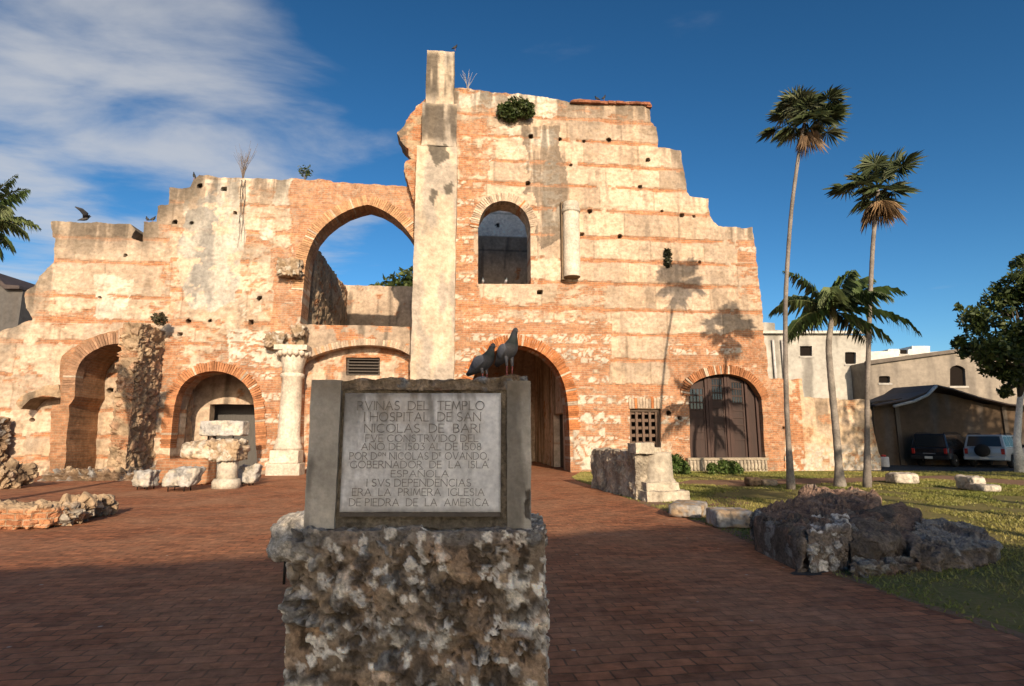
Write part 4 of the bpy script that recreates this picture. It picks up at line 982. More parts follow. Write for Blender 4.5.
# carved roman capitals drawn as strokes on a unit square (width, strokes)
def arc(cx, cz_, rx, rz_, a0, a1, n=12): return [(cx+rx*math.cos(R(a0+(a1-a0)*i/n)), cz_+rz_*math.sin(R(a0+(a1-a0)*i/n))) for i in range(n+1)]
GL = {
 'A': (.72, [[(0, 0), (.36, 1), (.72, 0)], [(.13, .36), (.59, .36)]]), 'B': (.52, [[(0, 0), (0, 1)], [(0, 1), (.2, 1)]+arc(.22, .76, .22, .24, 90, -90), [(0, .52), (.22, .52)]+arc(.24, .26, .28, .26, 90, -90)+[(0, 0)]]),
 'C': (.68, [arc(.40, .5, .40, .5, 48, 312)]), 'D': (.70, [[(0, 0), (0, 1)], [(0, 1), (.2, 1)]+arc(.2, .5, .5, .5, 90, -90)+[(0, 0)]]),
 'E': (.46, [[(0, 0), (0, 1)], [(0, 1), (.46, 1)], [(0, .52), (.38, .52)], [(0, 0), (.48, 0)]]), 'F': (.44, [[(0, 0), (0, 1)], [(0, 1), (.44, 1)], [(0, .52), (.36, .52)]]),
 'G': (.74, [arc(.42, .5, .42, .5, 48, 330), [(.76, .42), (.76, .08)]]), 'H': (.68, [[(0, 0), (0, 1)], [(.68, 0), (.68, 1)], [(0, .52), (.68, .52)]]),
 'I': (.06, [[(.03, 0), (.03, 1)]]), 'L': (.46, [[(0, 1), (0, 0)], [(0, 0), (.46, 0)]]), 'M': (.84, [[(0, 0), (.12, 1), (.42, .1), (.72, 1), (.84, 0)]]),
 'N': (.70, [[(0, 0), (0, 1), (.70, 0), (.70, 1)]]), 'O': (.84, [arc(.42, .5, .42, .5, 0, 360, 22)]), 'P': (.48, [[(0, 0), (0, 1)], [(0, 1), (.2, 1)]+arc(.22, .74, .26, .26, 90, -90)+[(0, .48)]]),
 'R': (.58, [[(0, 0), (0, 1)], [(0, 1), (.2, 1)]+arc(.22, .75, .26, .25, 90, -90)+[(0, .5)], [(.22, .5), (.60, 0)]]), 'S': (.48, [arc(.25, .75, .22, .25, 40, 250)+arc(.23, .25, .25, .25, 70, -150)]),
 'T': (.62, [[(.31, 0), (.31, 1)], [(0, 1), (.62, 1)]]), 'U': (.66, [[(0, 1), (0, .3)]+arc(.33, .3, .33, .3, 180, 360)+[(.66, 1)]]), 'V': (.70, [[(0, 1), (.35, 0), (.70, 1)]]),
 '1': (.08, [[(.04, 0), (.04, 1)]]), '5': (.46, [[(.44, 1), (.1, 1), (.06, .58)]+arc(.2, .3, .26, .3, 110, -140)]), '0': (.6, [arc(.3, .5, .3, .5, 0, 360, 20)]), '3': (.44, [[(.04, 1), (.42, 1), (.18, .6)]+arc(.18, .3, .26, .3, 90, -140)]),
 '8': (.46, [arc(.23, .76, .19, .24, 0, 360, 16), arc(.23, .26, .23, .26, 0, 360, 16)]), ',': (.1, [[(.06, .06), (.0, -.14)]]), '.': (.06, [[(.0, .0), (.05, .05)]])}
GL['Ñ'] = (.70, GL['N'][1]+[[(.16, 1.16), (.28, 1.26), (.42, 1.16), (.54, 1.26)]])
def ribbon(m, pts, wd, y):
    P = [np.array(p) for p in pts]
    for a, b in zip(P[:-1], P[1:]):
        d = b-a; L_ = np.linalg.norm(d)
        if L_ < 1e-6: continue
        d = d/L_; nn = np.array([-d[1], d[0]])*wd/2; a2 = a-d*wd*.3; b2 = b+d*wd*.3
        q = [a2-nn, b2-nn, b2+nn, a2+nn]
        m.add([(p_[0], y, p_[1]) for p_ in q], [(0, 1, 2, 3)], (.1, .09, .08))
LINES = [('RVINAS  DEL  TEMPLO', 135, 755, 125, 46), ('I HOSPITAL  DE SAN', 168, 738, 180, 46), ('NICOLAS  DE  BARI', 170, 735, 236, 44), ('FVE CONSTRVIDO DEL', 175, 725, 285, 36), ('AÑO DE 1503 AL DE 1508', 155, 740, 326, 36), ('POR D^ON^ NICOLAS D^E^ OVANDO,', 97, 778, 372, 36), ('GOBERNADOR  DE  LA  ISLA', 100, 775, 414, 36), ('ESPAÑOLA', 300, 580, 459, 34), ('I SVS DEPENDENCIAS', 180, 690, 503, 37), ('ERA  LA  PRIMERA  IGLESIA', 110, 755, 549, 36), ('DE PIEDRA  DE  LA  AMERICA', 95, 775, 599, 37)]
fy = MY-.0185
letters = MB()
layer = 0
for txt, xa_, xb_, yc, hh in LINES:
    A = ma(330+xa_*.2041, 380+yc*.2041, fy); Bq = ma(330+xb_*.2041, 380+yc*.2041, fy)
    h = hh*.2041/FPX*3.24*.88
    items = []; x = 0; sup = False
    for ch in txt:
        if ch == '^': sup = not sup; continue
        if ch == ' ': x += .36; continue
        wd, st = GL[ch]; s = .5 if sup else 1.0
        items.append((x, s, st, sup)); x += wd*s+.20
    x -= .20; sx = (Bq[0]-A[0])/x
    for (ox, s, st, sp) in items:
        for stroke in st:
            layer = (layer+1) % 7
            pts = [(A[0]+(ox+p_[0]*s)*sx, A[2]-h/2+(p_[1]*s+(.5 if sp else 0))*h) for p_ in stroke]
            ribbon(letters, pts, h*(.085 if not sp else .07), fy-.0004*layer*.5)
            for e_ in (pts[0], pts[-1]):
                if len(stroke) <= 4 and not sp: ribbon(letters, [(e_[0]-h*.075, e_[1]), (e_[0]+h*.075, e_[1])], h*.05, fy-.0019)
lo_ = letters.build('inscription', 'carving', plq, ORI)

# ------------------------------------------------------------------ pigeons
def pigeon_mesh(pose, seed):
    """one continuous body lofted from tail to crown; faces +x"""
    if pose == 'tall': S = [(-.125, .045, .010, .004), (-.10, .062, .022, .008), (-.07, .082, .030, .020), (-.035, .104, .042, .036), (0, .130, .049, .044), (.022, .155, .046, .042), (.036, .180, .035, .033), (.043, .202, .024, .024), (.047, .220, .0185, .020), (.053, .235, .0180, .019), (.062, .246, .0165, .0165), (.070, .252, .011, .011), (.074, .255, .003, .003)]
    elif pose == 'hunched': S = [(-.135, .022, .010, .004), (-.11, .034, .024, .009), (-.075, .052, .034, .022), (-.035, .074, .045, .038), (.005, .097, .051, .046), (.032, .120, .046, .042), (.047, .142, .034, .032), (.053, .160, .024, .024), (.058, .174, .0185, .020), (.064, .187, .0180, .019), (.073, .196, .016, .016), (.080, .200, .010, .010), (.083, .201, .003, .003)]
    else: S = [(-.15, .07, .012, .004), (-.12, .074, .026, .008), (-.08, .08, .034, .022), (-.035, .088, .045, .038), (.01, .098, .048, .044), (.04, .11, .04, .038), (.06, .125, .029, .028), (.073, .142, .021, .021), (.082, .155, .018, .019), (.09, .165, .0175, .018), (.1, .171, .014, .014), (.106, .173, .008, .008), (.109, .173, .003, .003)]
    n = 16; V = []; C = []; m = len(S)
    for i, (x, z, ry, rz_) in enumerate(S):
        a = S[max(0, i-1)]; b = S[min(m-1, i+1)]; t = Vector((b[0]-a[0], 0, b[1]-a[1])).normalized(); up = Vector((-t.z, 0, t.x))
        for k in range(n):
            th = 2*math.pi*k/n; p = Vector((x, 0, z))+Vector((0, 1, 0))*(ry*math.cos(th))+up*(rz_*math.sin(th)); V.append(p)
            f = i/(m-1); dn = math.sin(th) < -.2
            c = (.10, .105, .12) if f < .12 else ((.20, .20, .215) if not dn else (.24, .235, .24))
            if .42 < f < .62: c = (.075, .09, .085)
            if f >= .62: c = (.085, .095, .11)
            C.append(c)
    F = [(i*n+k, i*n+(k+1) % n, (i+1)*n+(k+1) % n, (i+1)*n+k) for i in range(m-1) for k in range(n)]+[tuple(range(n-1, -1, -1)), tuple((m-1)*n+k for k in range(n))]
    return V, F, C, S
def make_pigeon(loc, rz, pose, label, scale=1.0, group=None, tint=1.0, legs=.05, detail=True, name='pigeon'):
    root = empty(name, loc, label, 'pigeon', group, rz); root.scale = (scale,)*3
    V, F, C, S = pigeon_mesh(pose, 0); dz = legs-.03 if pose != 'level' else legs-.045
    m = MB(); m.add([(p.x, p.y, p.z+dz) for p in V], F, [tuple(c_*tint for c_ in c) for c in C], True); b = m.build('body', 'feather', root)
    if detail: b.modifiers.new('sub', 'SUBSURF').render_levels = 1
    hx, hz = S[-4][0], S[-4][1]+dz
    m = MB(); m.tube([(hx+.012, 0, hz+.004), (hx+.026, 0, hz+.001), (hx+.038, 0, hz-.005)], [.006, .004, .001], 6, (.10, .09, .085)); m.build('beak', 'feather', root)
    if detail:
        for s in (-1, 1):
            m = MB(); m.lathe([(.0008, -.003), (.003, -.002), (.0035, 0), (.003, .002), (.0008, .003)], (hx+.002, s*.016, hz+.005), 8, (.2, .05, .01), ax='y'); m.build('eye', 'eye', root)
        for s in (-1, 1):   # folded wings
            sh = S[5]; tl = S[1]; m = MB(); pts = []; rad = []
            for i in range(8):
                f = i/7; x = sh[0]+(tl[0]-.02-sh[0])*f; z = sh[1]+(tl[1]-sh[1])*f+dz-.004+.008*math.sin(f*math.pi); y = s*(.040+.012*math.sin(min(1, f*1.6)*math.pi)-.028*f)
                pts.append((x, y, z)); rad.append((.006+.006*math.sin(f*math.pi), .008+.028*math.sin(min(1, .15+f*.95)*math.pi)))
            m.tube(pts, rad, 8, [(.17, .175, .19), (.19, .195, .21), (.2, .205, .22), (.18, .185, .2), (.06, .062, .07), (.16, .165, .18), (.06, .062, .07), (.05, .05, .055)]); m.build('wing', 'feather', root)
    body_lo = S[4][1]+dz-.03
    for s in (-1, 1):
        m = MB(); x0_ = .002; y_ = s*.02
        m.tube([(x0_-.008, y_, body_lo+.02), (x0_-.004, y_, body_lo-.002), (x0_+.004, y_, max(.02, body_lo*.5))], [.017, .012, .007], 8, (.26, .25, .25))
        m.tube([(x0_+.004, y_, max(.02, body_lo*.5)), (x0_+.002, y_, .006)], [.0045, .004], 6, (.40, .13, .11))
        for ang in (-35, 0, 35, 180):
            c_, s_2 = math.cos(R(ang)), math.sin(R(ang)); L_ = .03 if ang != 180 else .015
            m.tube([(x0_+.002, y_, .006), (x0_+c_*L_*.5, y_+s_2*L_*.5, .006), (x0_+c_*L_, y_+s_2*L_, .002)], [.004, .0035, .0015], 6, (.38, .12, .10))
        m.build('leg', 'feather', root)
    return root
pz = zt+.030
pr_ = ma(509, 374, MY+.12); pl_ = ma(484, 375, MY+.16)
make_pigeon((pr_[0], MY+.12, pz+.008), R(-52), 'tall', 'upright grey pigeon on the right of the pair standing on the monument', 1.0, 'pigeons on the monument', .55, legs=.052)
make_pigeon((pl_[0], MY+.16, pz-.010), R(-38), 'hunched', 'hunched grey pigeon on the left of the pair standing on the monument', .98, 'pigeons on the monument', .5, legs=.042)
def wall_bird(px, py, w, rz, pose, label, tint=.35):
    make_pigeon(wall_pt(px, py, w), rz, pose, label, 1.35, 'birds perched on the ruin', tint, detail=False)
wall_bird(147, 222, -.3, R(150), 'hunched', 'dark bird perched on the left wall step, left one of a pair', .3)
wall_bird(152.5, 222, -.3, R(20), 'hunched', 'dark bird perched on the left wall step, right one of a pair', .3)
wall_bird(194, 180, -.3, R(-90), 'tall', 'dark bird alone on the wall step beside the grey plaster', .25)
wall_bird(604, 101, -.3, R(10), 'tall', 'dark bird on the tall wall top, the more upright of two', .2)
wall_bird(597, 101, -.3, R(170), 'hunched', 'dark bird on the tall wall top, the lower of two', .2)
wall_bird(455, 50, 1.0, R(0), 'hunched', 'dark bird on the very top of the great pier', .2)
wall_bird(483, 284, -.4, R(-90), 'hunched', 'pale pigeon on the sill of the upper arched window, left side', 1.6)
wall_bird(506, 284, -.4, R(-60), 'hunched', 'pale pigeon on the sill of the upper arched window, right side', 1.8)
for i, (x, y, a, lab) in enumerate(((271, 470.5, 20, 'dark pigeon on the paving left of the white column foot'), (280, 471, 160, 'dark pigeon on the paving right under the white column foot'), (291, 472, 200, 'dark pigeon walking on the paving just right of the white column'), (101, 506, 10, 'lone dark pigeon walking on the paving between the left ruins'), (263, 471, 70, 'dark pigeon on the paving beside the tilted grey stone'))):
    g_ = ground(x, y); make_pigeon(g_, R(a), 'level', lab, 1.1, 'pigeons on the paving', .5, detail=False)
# a bird in flight over the left wall
fb = at(85, 219, 25.2); fr_ = empty('flying_bird', fb, 'dark pigeon flying with raised wings above the left wall', 'pigeon'); fr_.rotation_euler = (0, R(-12), R(20)); fr_.scale = (2.0,)*3
V, F, C, S = pigeon_mesh('level', 0); m = MB(); m.add([(p.x, p.y, p.z-.09) for p in V], F, [tuple(c_*.35 for c_ in c) for c in C], True); m.build('body', 'feather', fr_)
for s in (-1, 1):
    m = MB(); pts = [(.02, s*.03, .01), (.05, s*.11, .08), (.0, s*.2, .15), (-.09, s*.27, .20)]
    m.tube(pts, [(.05, .008), (.06, .006), (.045, .005), (.012, .002)], 8, (.05, .055, .065)); m.build('wing', 'feather', fr_)

# ------------------------------------------------------------------ stones and fragments about the place
def gbox(px0, px1, pyb, pyt, deep):
    """world box for a thing seen between px0..px1 standing on the ground at pyb and rising to pyt"""
    a = ground(px0, pyb); b = ground(px1, pyb); Y = (a[1]+b[1])/2; top = at((px0+px1)/2, pyt, Y)[2]
    return (a[0], Y, 0), (b[0], Y+deep, top)
def stand(root, c, z, wx_, wy_, ori):
    m = MB()
    for sx in (-1, 1):
        for sy in (-1, 1):
            m2 = MB(); m2.tube([(c[0]+sx*wx_-ori[0], c[1]+sy*wy_-ori[1], 0), (c[0]+sx*wx_-ori[0], c[1]+sy*wy_-ori[1], z+.05)], .016, 6, (.03, .03, .03)); m2.build('leg', 'iron', root)
    m.box((c[0]-wx_-.02-ori[0], c[1]-wy_-.02-ori[1], z-.03), (c[0]+wx_+.02-ori[0], c[1]+wy_+.02-ori[1], z), (.03, .03, .03)); m.build('tray', 'iron', root)
def raised_stone(px0, px1, pyb, pyt, deep, gap, seed, label, base=GREY*1.5, rz=0, shear=(0, 0)):
    lo, hi = gbox(px0, px1, pyb, pyt, deep); c = ((lo[0]+hi[0])/2, (lo[1]+hi[1])/2)
    root = empty('stone_stand', (c[0], c[1], 0), label[1], 'stand'); stand(root, c, gap, (hi[0]-lo[0])*.28, deep*.3, c)
    rock_obj('carved_stone', (lo[0], lo[1], gap), hi, seed, label[0], 'stone', base=base, second=WHITE*.75, rz=rz, res=.035, shear=shear, sq=3, rough=.5, pw=6, group=None)
raised_stone(131, 148, 490, 471, .6, .1, 1, ('small grey carved stone raised on an iron stand, leftmost of the displayed fragments', 'low iron stand under the small leftmost grey stone'), GREY*1.35)
raised_stone(159, 188, 492, 469, .6, .16, 2, ('broad grey slab fragment tilted on an iron stand before the low brick wall', 'iron stand with thin legs under the broad tilted slab fragment'), GREY*1.5, shear=(.25, .2))
raised_stone(232, 252, 486, 465, .5, .1, 3, ('tilted grey stone on a stand right of the fluted column piece', 'low iron stand under the tilted stone right of the fluted piece'), GREY*1.5, shear=(.3, 0))
# low brick wall that carries two stones
lo, hi = gbox(152, 205, 485, 459, .8)
bw = rock_obj('brick_base', lo, hi, 9, 'low broken brick wall carrying carved stones on the left', 'wall', base=(.3, .15, .08), second=TAN, res=.05, pw=8, rough=.12, mat='masonry', sq=2.5)
cl_ = np.zeros(len(bw.data.vertices)*4, np.float32); bw.data.color_attributes['col'].data.foreach_get('color', cl_); cl_ = cl_.reshape(-1, 4); cl_[:, 3] = .75; bw.data.color_attributes['col'].data.foreach_set('color', cl_.ravel())
zt_ = hi[2]; 
a = at(179, 457, lo[1]+.35); b = at(212, 441, lo[1]+.35)
rock_obj('carved_stone', (a[0], lo[1]+.3, zt_-.03), (b[0], lo[1]+1.1, b[2]), 21, 'long pale scroll carved stone lying on the low brick wall', 'stone', base=TAN*1.3, second=WHITE, res=.035, sq=.5, rough=.4)
# fluted column piece with a capital, and the raised lintel block behind
g0 = ground(226, 489); rr = abs(ground(238, 489)[0]-ground(214, 489)[0])/2; H = at(226, 441, g0[1])[2]
fc = empty('fluted_pillar', (g0[0]*(1+rr/g0[1]), g0[1]+rr, 0), 'short fluted white column piece with an eroded capital', 'column')
m = MB(); m.lathe([(rr*1.15, 0), (rr*1.15, .2), (rr*1.0, .3)], (0, 0, 0), 24, WHITE*.85); m.build('base', 'stone', fc)
m = MB(); m.lathe([(rr*.85, .3), (rr*.8, H*.62)], (0, 0, 0), 36, WHITE, flute=.1); m.build('shaft', 'stone', fc)
P, Q, n = shell_box((-rr*1.15, -rr*1.0, H*.6), (rr*1.15, rr*1.0, H), .04, 3); P, cl = rubble(P, n, 4.5, .12, 301, [WHITE*.9, CREAM, TAN], TAN, .9, .06)
link('capital', np_mesh('capital', P, Q, None, cl, True), 'stone', fc)
g1 = ground(221, 480); a = at(198, 436, g1[1]); b = at(243, 420.5, g1[1])
st_ = empty('stone_stand', (g1[0], g1[1]+.3, 0), 'pair of thin iron posts holding up the raised lintel block', 'stand')
for x_ in (208, 233):
    q = at(x_, 440, g1[1]+.3); m = MB(); m.tube([(q[0]-g1[0], 0, 0), (q[0]-g1[0], 0, a[2]+.04)], .03, 8, (.02, .02, .02)); m.build('post', 'iron', st_)
rock_obj('carved_stone', (a[0], g1[1]+.0, a[2]), (b[0], g1[1]+.65, b[2]), 23, 'long grey lintel block held high on posts before the left arch', 'stone', base=GREY*1.5, second=WHITE*.95, res=.035, sq=3, rough=.16, pw=8)
# far left rubble stub and rock, low brick and stone wall in front of it
lo, hi = gbox(-60, -14, 478, 418, .8); P, Q, n = shell_box(lo, hi, .05, 8)
P, cl = rubble(P, n, 2.8, .2, 401, [TAN, GREY, BROWN*1.4, CREAM*.7], BROWN*1.1, .85, .1); o3 = np.array([(lo[0]+hi[0])/2, lo[1], 0])
setp(link('rubble_pillar', np_mesh('rubble_pillar', P-o3, Q, None, cl, False), 'stone', None, o3), 'broken rubble pillar stump at the far left edge', 'ruin')
lo, hi = gbox(-60, 8, 490, 466, 1.2); P, Q, n = shell_box(lo, hi, .05, 3); c_ = (np.array(lo)+np.array(hi))/2; h_ = (np.array(hi)-np.array(lo))/2; e = (P-c_)/h_; P = c_+e/((np.abs(e)**3).sum(1)**(1/3))[:, None]*h_
P, cl = rubble(P, n, 2.6, .22, 403, [TAN, GREY, BROWN*1.5, CREAM*.7], BROWN, .85, .12); o3 = np.array([c_[0], lo[1], 0])
setp(link('rubble_heap', np_mesh('rubble_heap', P-o3, Q, None, cl, False), 'stone', None, o3), 'rounded heap of fallen masonry at the foot of the far left stump', 'ruin')
wl = empty('low_wall', ground(50, 525), 'low wall remnant of brick and rough stones lying on the plaza at left', 'ruin'); ow = np.array(wl.location)
for (x0_, x1_, pb, pt, dp, sd, al_, pal) in ((-60, 44, 530, 506, .8, 5, .9, [TAN, BROWN]), (38, 66, 527, 503, .8, 6, 0, [GREY*1.1, TAN, WHITE*.6]), (60, 86, 520, 500, .9, 7, 0, [GREY, TAN, BROWN*1.5])):
    lo, hi = gbox(x0_, x1_, pb, pt, dp); P, Q, n = shell_box(lo, hi, .03, 5)
    c_ = (np.array(lo)+np.array(hi))/2; h_ = (np.array(hi)-np.array(lo))/2; e = (P-c_)/h_; pw_2 = 9 if al_ else 4; P = c_+e/((np.abs(e)**pw_2).sum(1)**(1/pw_2))[:, None]*h_
    P, cl = rubble(P, n, 4.2, .08 if al_ else .15, 410+sd, pal, BROWN*1.2, .8, .045)
    topm = sstep(hi[2]-.12, hi[2]-.02, P[:, 2]); cl = mixc(cl, TAN*1.1, topm*.8)
    al2 = np.full(len(P), al_)*(1-topm)*sstep(.72, .6, fbm(P*2, 3, sd)); 
    link('brick_course' if al_ else 'rough_stone', np_mesh('part', P-ow, Q, None, np.concatenate([cl, al2[:, None]], 1), False), 'masonry' if al_ else 'stone', wl)
# white rock on a little stand behind the monument's left side
q0 = ground(290, 583); lo = (at(268, 560, q0[1])[0], q0[1]-.2, at(290, 560, q0[1])[2]); hi = (at(318, 520, q0[1])[0], q0[1]+.35, at(290, 517, q0[1])[2])
ws_ = empty('stone_stand', (q0[0], q0[1], 0), 'small dark iron stand under the white rock beside the monument', 'stand'); stand(ws_, (q0[0]+.04, q0[1]+.05), lo[2]+.03, .09, .1, (q0[0], q0[1]))
rock_obj('white_rock', lo, hi, 31, 'pitted white rock on a stand peeking out left of the monument', 'rock', base=WHITE*.9, second=GREY*1.3, res=.02, rough=.5, mat='near_stone', sq=.4)

# carved pier base on the path edge
A_ = ground(668, 503); B_ = ground(603, 486.5); ax_ = (B_-A_); ln = np.linalg.norm(ax_[:2]); ang = math.atan2(ax_[1], ax_[0])-math.pi/2
A_ = ground(641, 501)
pbase = empty('pier_base', A_, 'large carved stone pier base with column stump standing at the lawn edge', 'ruin', rz=ang); 
W = abs(ground(683, 503)[0]-ground(641, 501)[0])*1.0; H = at(660, 449, 14.6)[2]
def loc_box(name, lo, hi, seed, base, rough, res=.04, pw=9, mat='stone', pal=None):
    P, Q, n = shell_box(lo, hi, res, pw); s = .25
    P = P+n*((fbm(P/s*.7, 4, seed)-.5)*rough*2+(fbm(P/s*3, 4, seed+3, .6)-.5)*rough)[:, None]
    cl = np.array(base)[None, :]*(.65+.7*fbm(P*2.2, 4, seed+5))[:, None]; cl = mixc(cl, np.array((.11, .09, .07)), sstep(.5, .68, fbm(P*np.array((3, 3, 1.2)), 4, seed+6))*.6)
    return link(name, np_mesh(name, P, Q, None, cl, False), mat, pbase)
stc = np.array((.40, .35, .27))
loc_box('body', (0, .3, -.1), (W*.62, ln*.80, H*.93), 501, stc*.85, .13)
loc_box('slab', (-.04, .12, H*.90), (W*.5, .75, H+.14), 503, stc, .05)
loc_box('rear_block', (0.05, ln*.40, H*.5), (W*.9, ln*.76, H*.72), 505, stc*.8, .08)
loc_box('plinth', (.05, -.28, -.1), (W*1.28, .9, .26), 507, stc*1.05, .05, pw=6)
loc_box('moulding', (.15, -.05, .24), (W*1.1, .8, .46), 509, stc*1.05, .04, pw=4)
m = MB(); m.lathe([(W*.50, .42), (W*.45, .5), (W*.40, .56), (W*.38, H*.84), (W*.37, H*.92)], (W*.74, .42, 0), 22, stc*1.1); m.build('column_stump', 'stone', pbase)
loc_box('top_stone', (W*.5, .35, H*.88), (W*.8, .9, H*1.0), 511, stc*1.1, .06)
lo, hi = gbox(680, 714, 519, 505, 1.1); rock_obj('flat_stone', lo, hi, 41, 'long flat grey stone lying in the grass by the pier base', 'stone', base=TAN*1.1, second=GREY*1.3, res=.03, rough=.25, rz=-.45)
lo, hi = gbox(718, 756, 529, 511, .7); rock_obj('squared_stone', lo, hi, 42, 'squared grey stone lying at the brick edge left of the dark rock mass', 'stone', base=GREY*1.4, second=TAN*1.2, res=.025, rough=.2, sq=2)
for (x0_, x1_, pb, pt, dp, sd, lab, bs) in ((750, 763, 486.5, 478, .5, 43, 'small dark boulder by the lawn path, left one of a touching pair', BROWN*.8), (763, 779, 486.5, 480, .5, 44, 'small tan boulder by the lawn path, right one of a touching pair', TAN*.9), (897, 922, 484, 473.5, .7, 45, 'pale blocky stone on the far lawn right of the second tall palm', WHITE*.75), (974, 990, 491, 476.5, .8, 46, 'upright pale jagged stone on the far right lawn', WHITE*.75), (985, 1004, 492.5, 485, .8, 47, 'low pale stone leaning beside the jagged stone at far right', WHITE*.65)):
    lo, hi = gbox(x0_, x1_, pb, pt, dp); rock_obj('boulder', lo, hi, sd, lab, 'rock', base=bs, second=np.array(bs)*1.3, res=.04, rough=.35)

# dark rock mass on the lawn at right: broken masonry with tumbled blocks
rm = empty('rock_mass', ground(850, 570), 'large dark mass of fallen masonry lying on the lawn edge at right', 'ruin'); orm = np.array(rm.location)
def chunk(name, corners, ztop, zlow, seed, pal, mort, res=.035, sc_=3.2, amp=.07, pw=9, topc=None):
    """a block over four ground points given as picture points (near-left, near-right, far-right, far-left)"""
    G = [ground(*c)[:2] for c in corners]
    P, Q, n = shell_box((0, 0, 0), (1, 1, 1), .02, pw)
    c0 = np.array((.5, .5, .5)); e = (P-c0)/.5; k = 9.0; P = c0+e/((np.abs(e)**k).sum(1)**(1/k))[:, None]*.5
    u, v, t = P[:, 0:1], P[:, 1:2], P[:, 2]
    XY = (1-u)*(1-v)*G[0]+u*(1-v)*G[1]+u*v*G[2]+(1-u)*v*G[3]
    zt4 = ((1-u)*(1-v)*ztop[0]+u*(1-v)*ztop[1]+u*v*ztop[2]+(1-u)*v*ztop[3])[:, 0]
    Pw = np.concatenate([XY, (zlow+(zt4-zlow)*t)[:, None]], 1)
    Pw = Pw+n*((fbm(Pw*1.3, 4, seed)-.5)*.24+(np.abs(fbm(Pw*3.1, 4, seed+40)-.5))*-.22)[:, None]
    Pw, cl = rubble(Pw, n, sc_, amp, seed+2, pal, mort, .8, .05)
    if topc is not None: tt = sstep(.35, .75, n[:, 2])*sstep(.3, .5, fbm(Pw*2.5, 3, seed+7)); cl = mixc(cl, topc, tt*.85)
    return link(name, np_mesh(name, Pw-orm, Q, None, cl, False), 'near_stone', rm)
RB = np.array((.19, .125, .09)); DG = np.array((.155, .125, .10)); LG = np.array((.27, .255, .23))
chunk('masonry_block', [(806, 572), (862, 566), (842, 530), (752, 545)], [.50, .52, .70, .58], -.1, 601, [DG, RB, DG*1.4, LG*.8], DG*.7, topc=RB)
chunk('masonry_crown', [(800, 560), (885, 560), (880, 526), (800, 527)], [.46, .50, .70, .72], -.1, 611, [RB, RB*1.4, RB*.8, DG], RB*.7, topc=RB*1.3)
chunk('tumbled_block', [(850, 574), (905, 570), (898, 545), (852, 548)], [.42, .36, .60, .6], -.1, 621, [DG*.8, DG, RB], DG*.6, sc_=1.4)
chunk('tumbled_block', [(886, 568), (930, 562), (925, 535), (880, 540)], [.40, .30, .52, .62], -.1, 631, [DG*.9, RB*.7, DG], DG*.6, sc_=1.4, topc=RB)
chunk('low_block', [(915, 572), (1004, 563), (988, 545), (915, 545)], [.22, .22, .3, .48], -.1, 641, [LG*.7, DG*1.2, DG], DG*.8, topc=LG*.8)
chunk('pale_face', [(808, 574.5), (858, 571), (852, 556), (812, 556)], [.5, .52, .6, .58], -.1, 651, [LG*1.6, LG*2.2, LG*1.3, DG], DG*1.2, sc_=6, amp=.04)
chunk('grey_edge', [(752, 549), (806, 575), (812, 560), (762, 540)], [.5, .46, .6, .58], -.1, 661, [DG*1.2, LG*.9, DG*.8, RB], DG*.7, sc_=5, amp=.06)
chunk('grey_rim', [(850, 578), (930, 573), (925, 560), (850, 562)], [.16, .14, .2, .2], -.1, 671, [LG*.7, DG, RB], DG*.7, sc_=5, amp=.06)

# ------------------------------------------------------------------ grass
def grass_field():
    r = np.random.default_rng(5); n = 170000
    lp = [tuple(p) for p in LAWN]
    xs = r.uniform(2.5, 30, n*2); ys = 3+25*r.random(n*2)**.9
    m = inpoly(xs, ys, lp); pp = np.array([tuple(p) for p in pa]); m &= ~inpoly(xs, ys, [tuple(p) for p in pp])
    dens = fbm2(xs*.8, ys*.8, 4, 3); m &= (dens > .40+.12*r.random(n*2))
    # keep it visible: inside the view, thinner far away
    px, py = proj(np.stack([xs, ys, xs*0], 1)); m &= (px > 560) & (px < 1110) & (py < 720)
    xs, ys = xs[m][:n], ys[m][:n]; k = len(xs)
    a = r.uniform(0, 6.28, k); h = r.uniform(.015, .042, k)*(.75+ys*.03)*(1+.6*(fbm2(xs*.6, ys*.6, 3, 9)-.4)); w_ = r.uniform(.004, .009, k)*(1+ys*.09)
    lx, ly = r.normal(0, .022, k), r.normal(0, .022, k)
    V = np.stack([np.stack([xs-np.cos(a)*w_, ys-np.sin(a)*w_, xs*0-.003], 1), np.stack([xs+np.cos(a)*w_, ys+np.sin(a)*w_, xs*0-.003], 1), np.stack([xs+lx, ys+ly, h], 1)], 1).reshape(-1, 3)
    t = uni(fbm2(xs*.5, ys*.5, 4, 12)); c = mixc(np.tile(np.array((.17, .19, .04)), (k, 1)), np.array((.36, .31, .10)), t)*r.uniform(.7, 1.3, k)[:, None]
    o = link('grass', np_mesh('grass', V, None, np.arange(3*k).reshape(-1, 3), np.repeat(c, 3, 0)), 'leaf', None)
    setp(o, 'short patchy green and straw coloured lawn grass right of the brick plaza', 'grass', kind='stuff')
grass_field()
p = ground(671, 474); plant_cloud('bush', [(p[0]+dx, p[1]-.5, z_, r_) for dx, z_, r_ in ((-.3, .35, .38), (.1, .5, .42), (.35, .3, .36), (.5, .15, .25))], 1500, .09, [(.05, .09, .018), (.08, .13, .03), (.12, .16, .045)], 5, 'leafy green bush by the wall between the lattice door and the big door', 'bush', (p[0], p[1]-.5, 0))
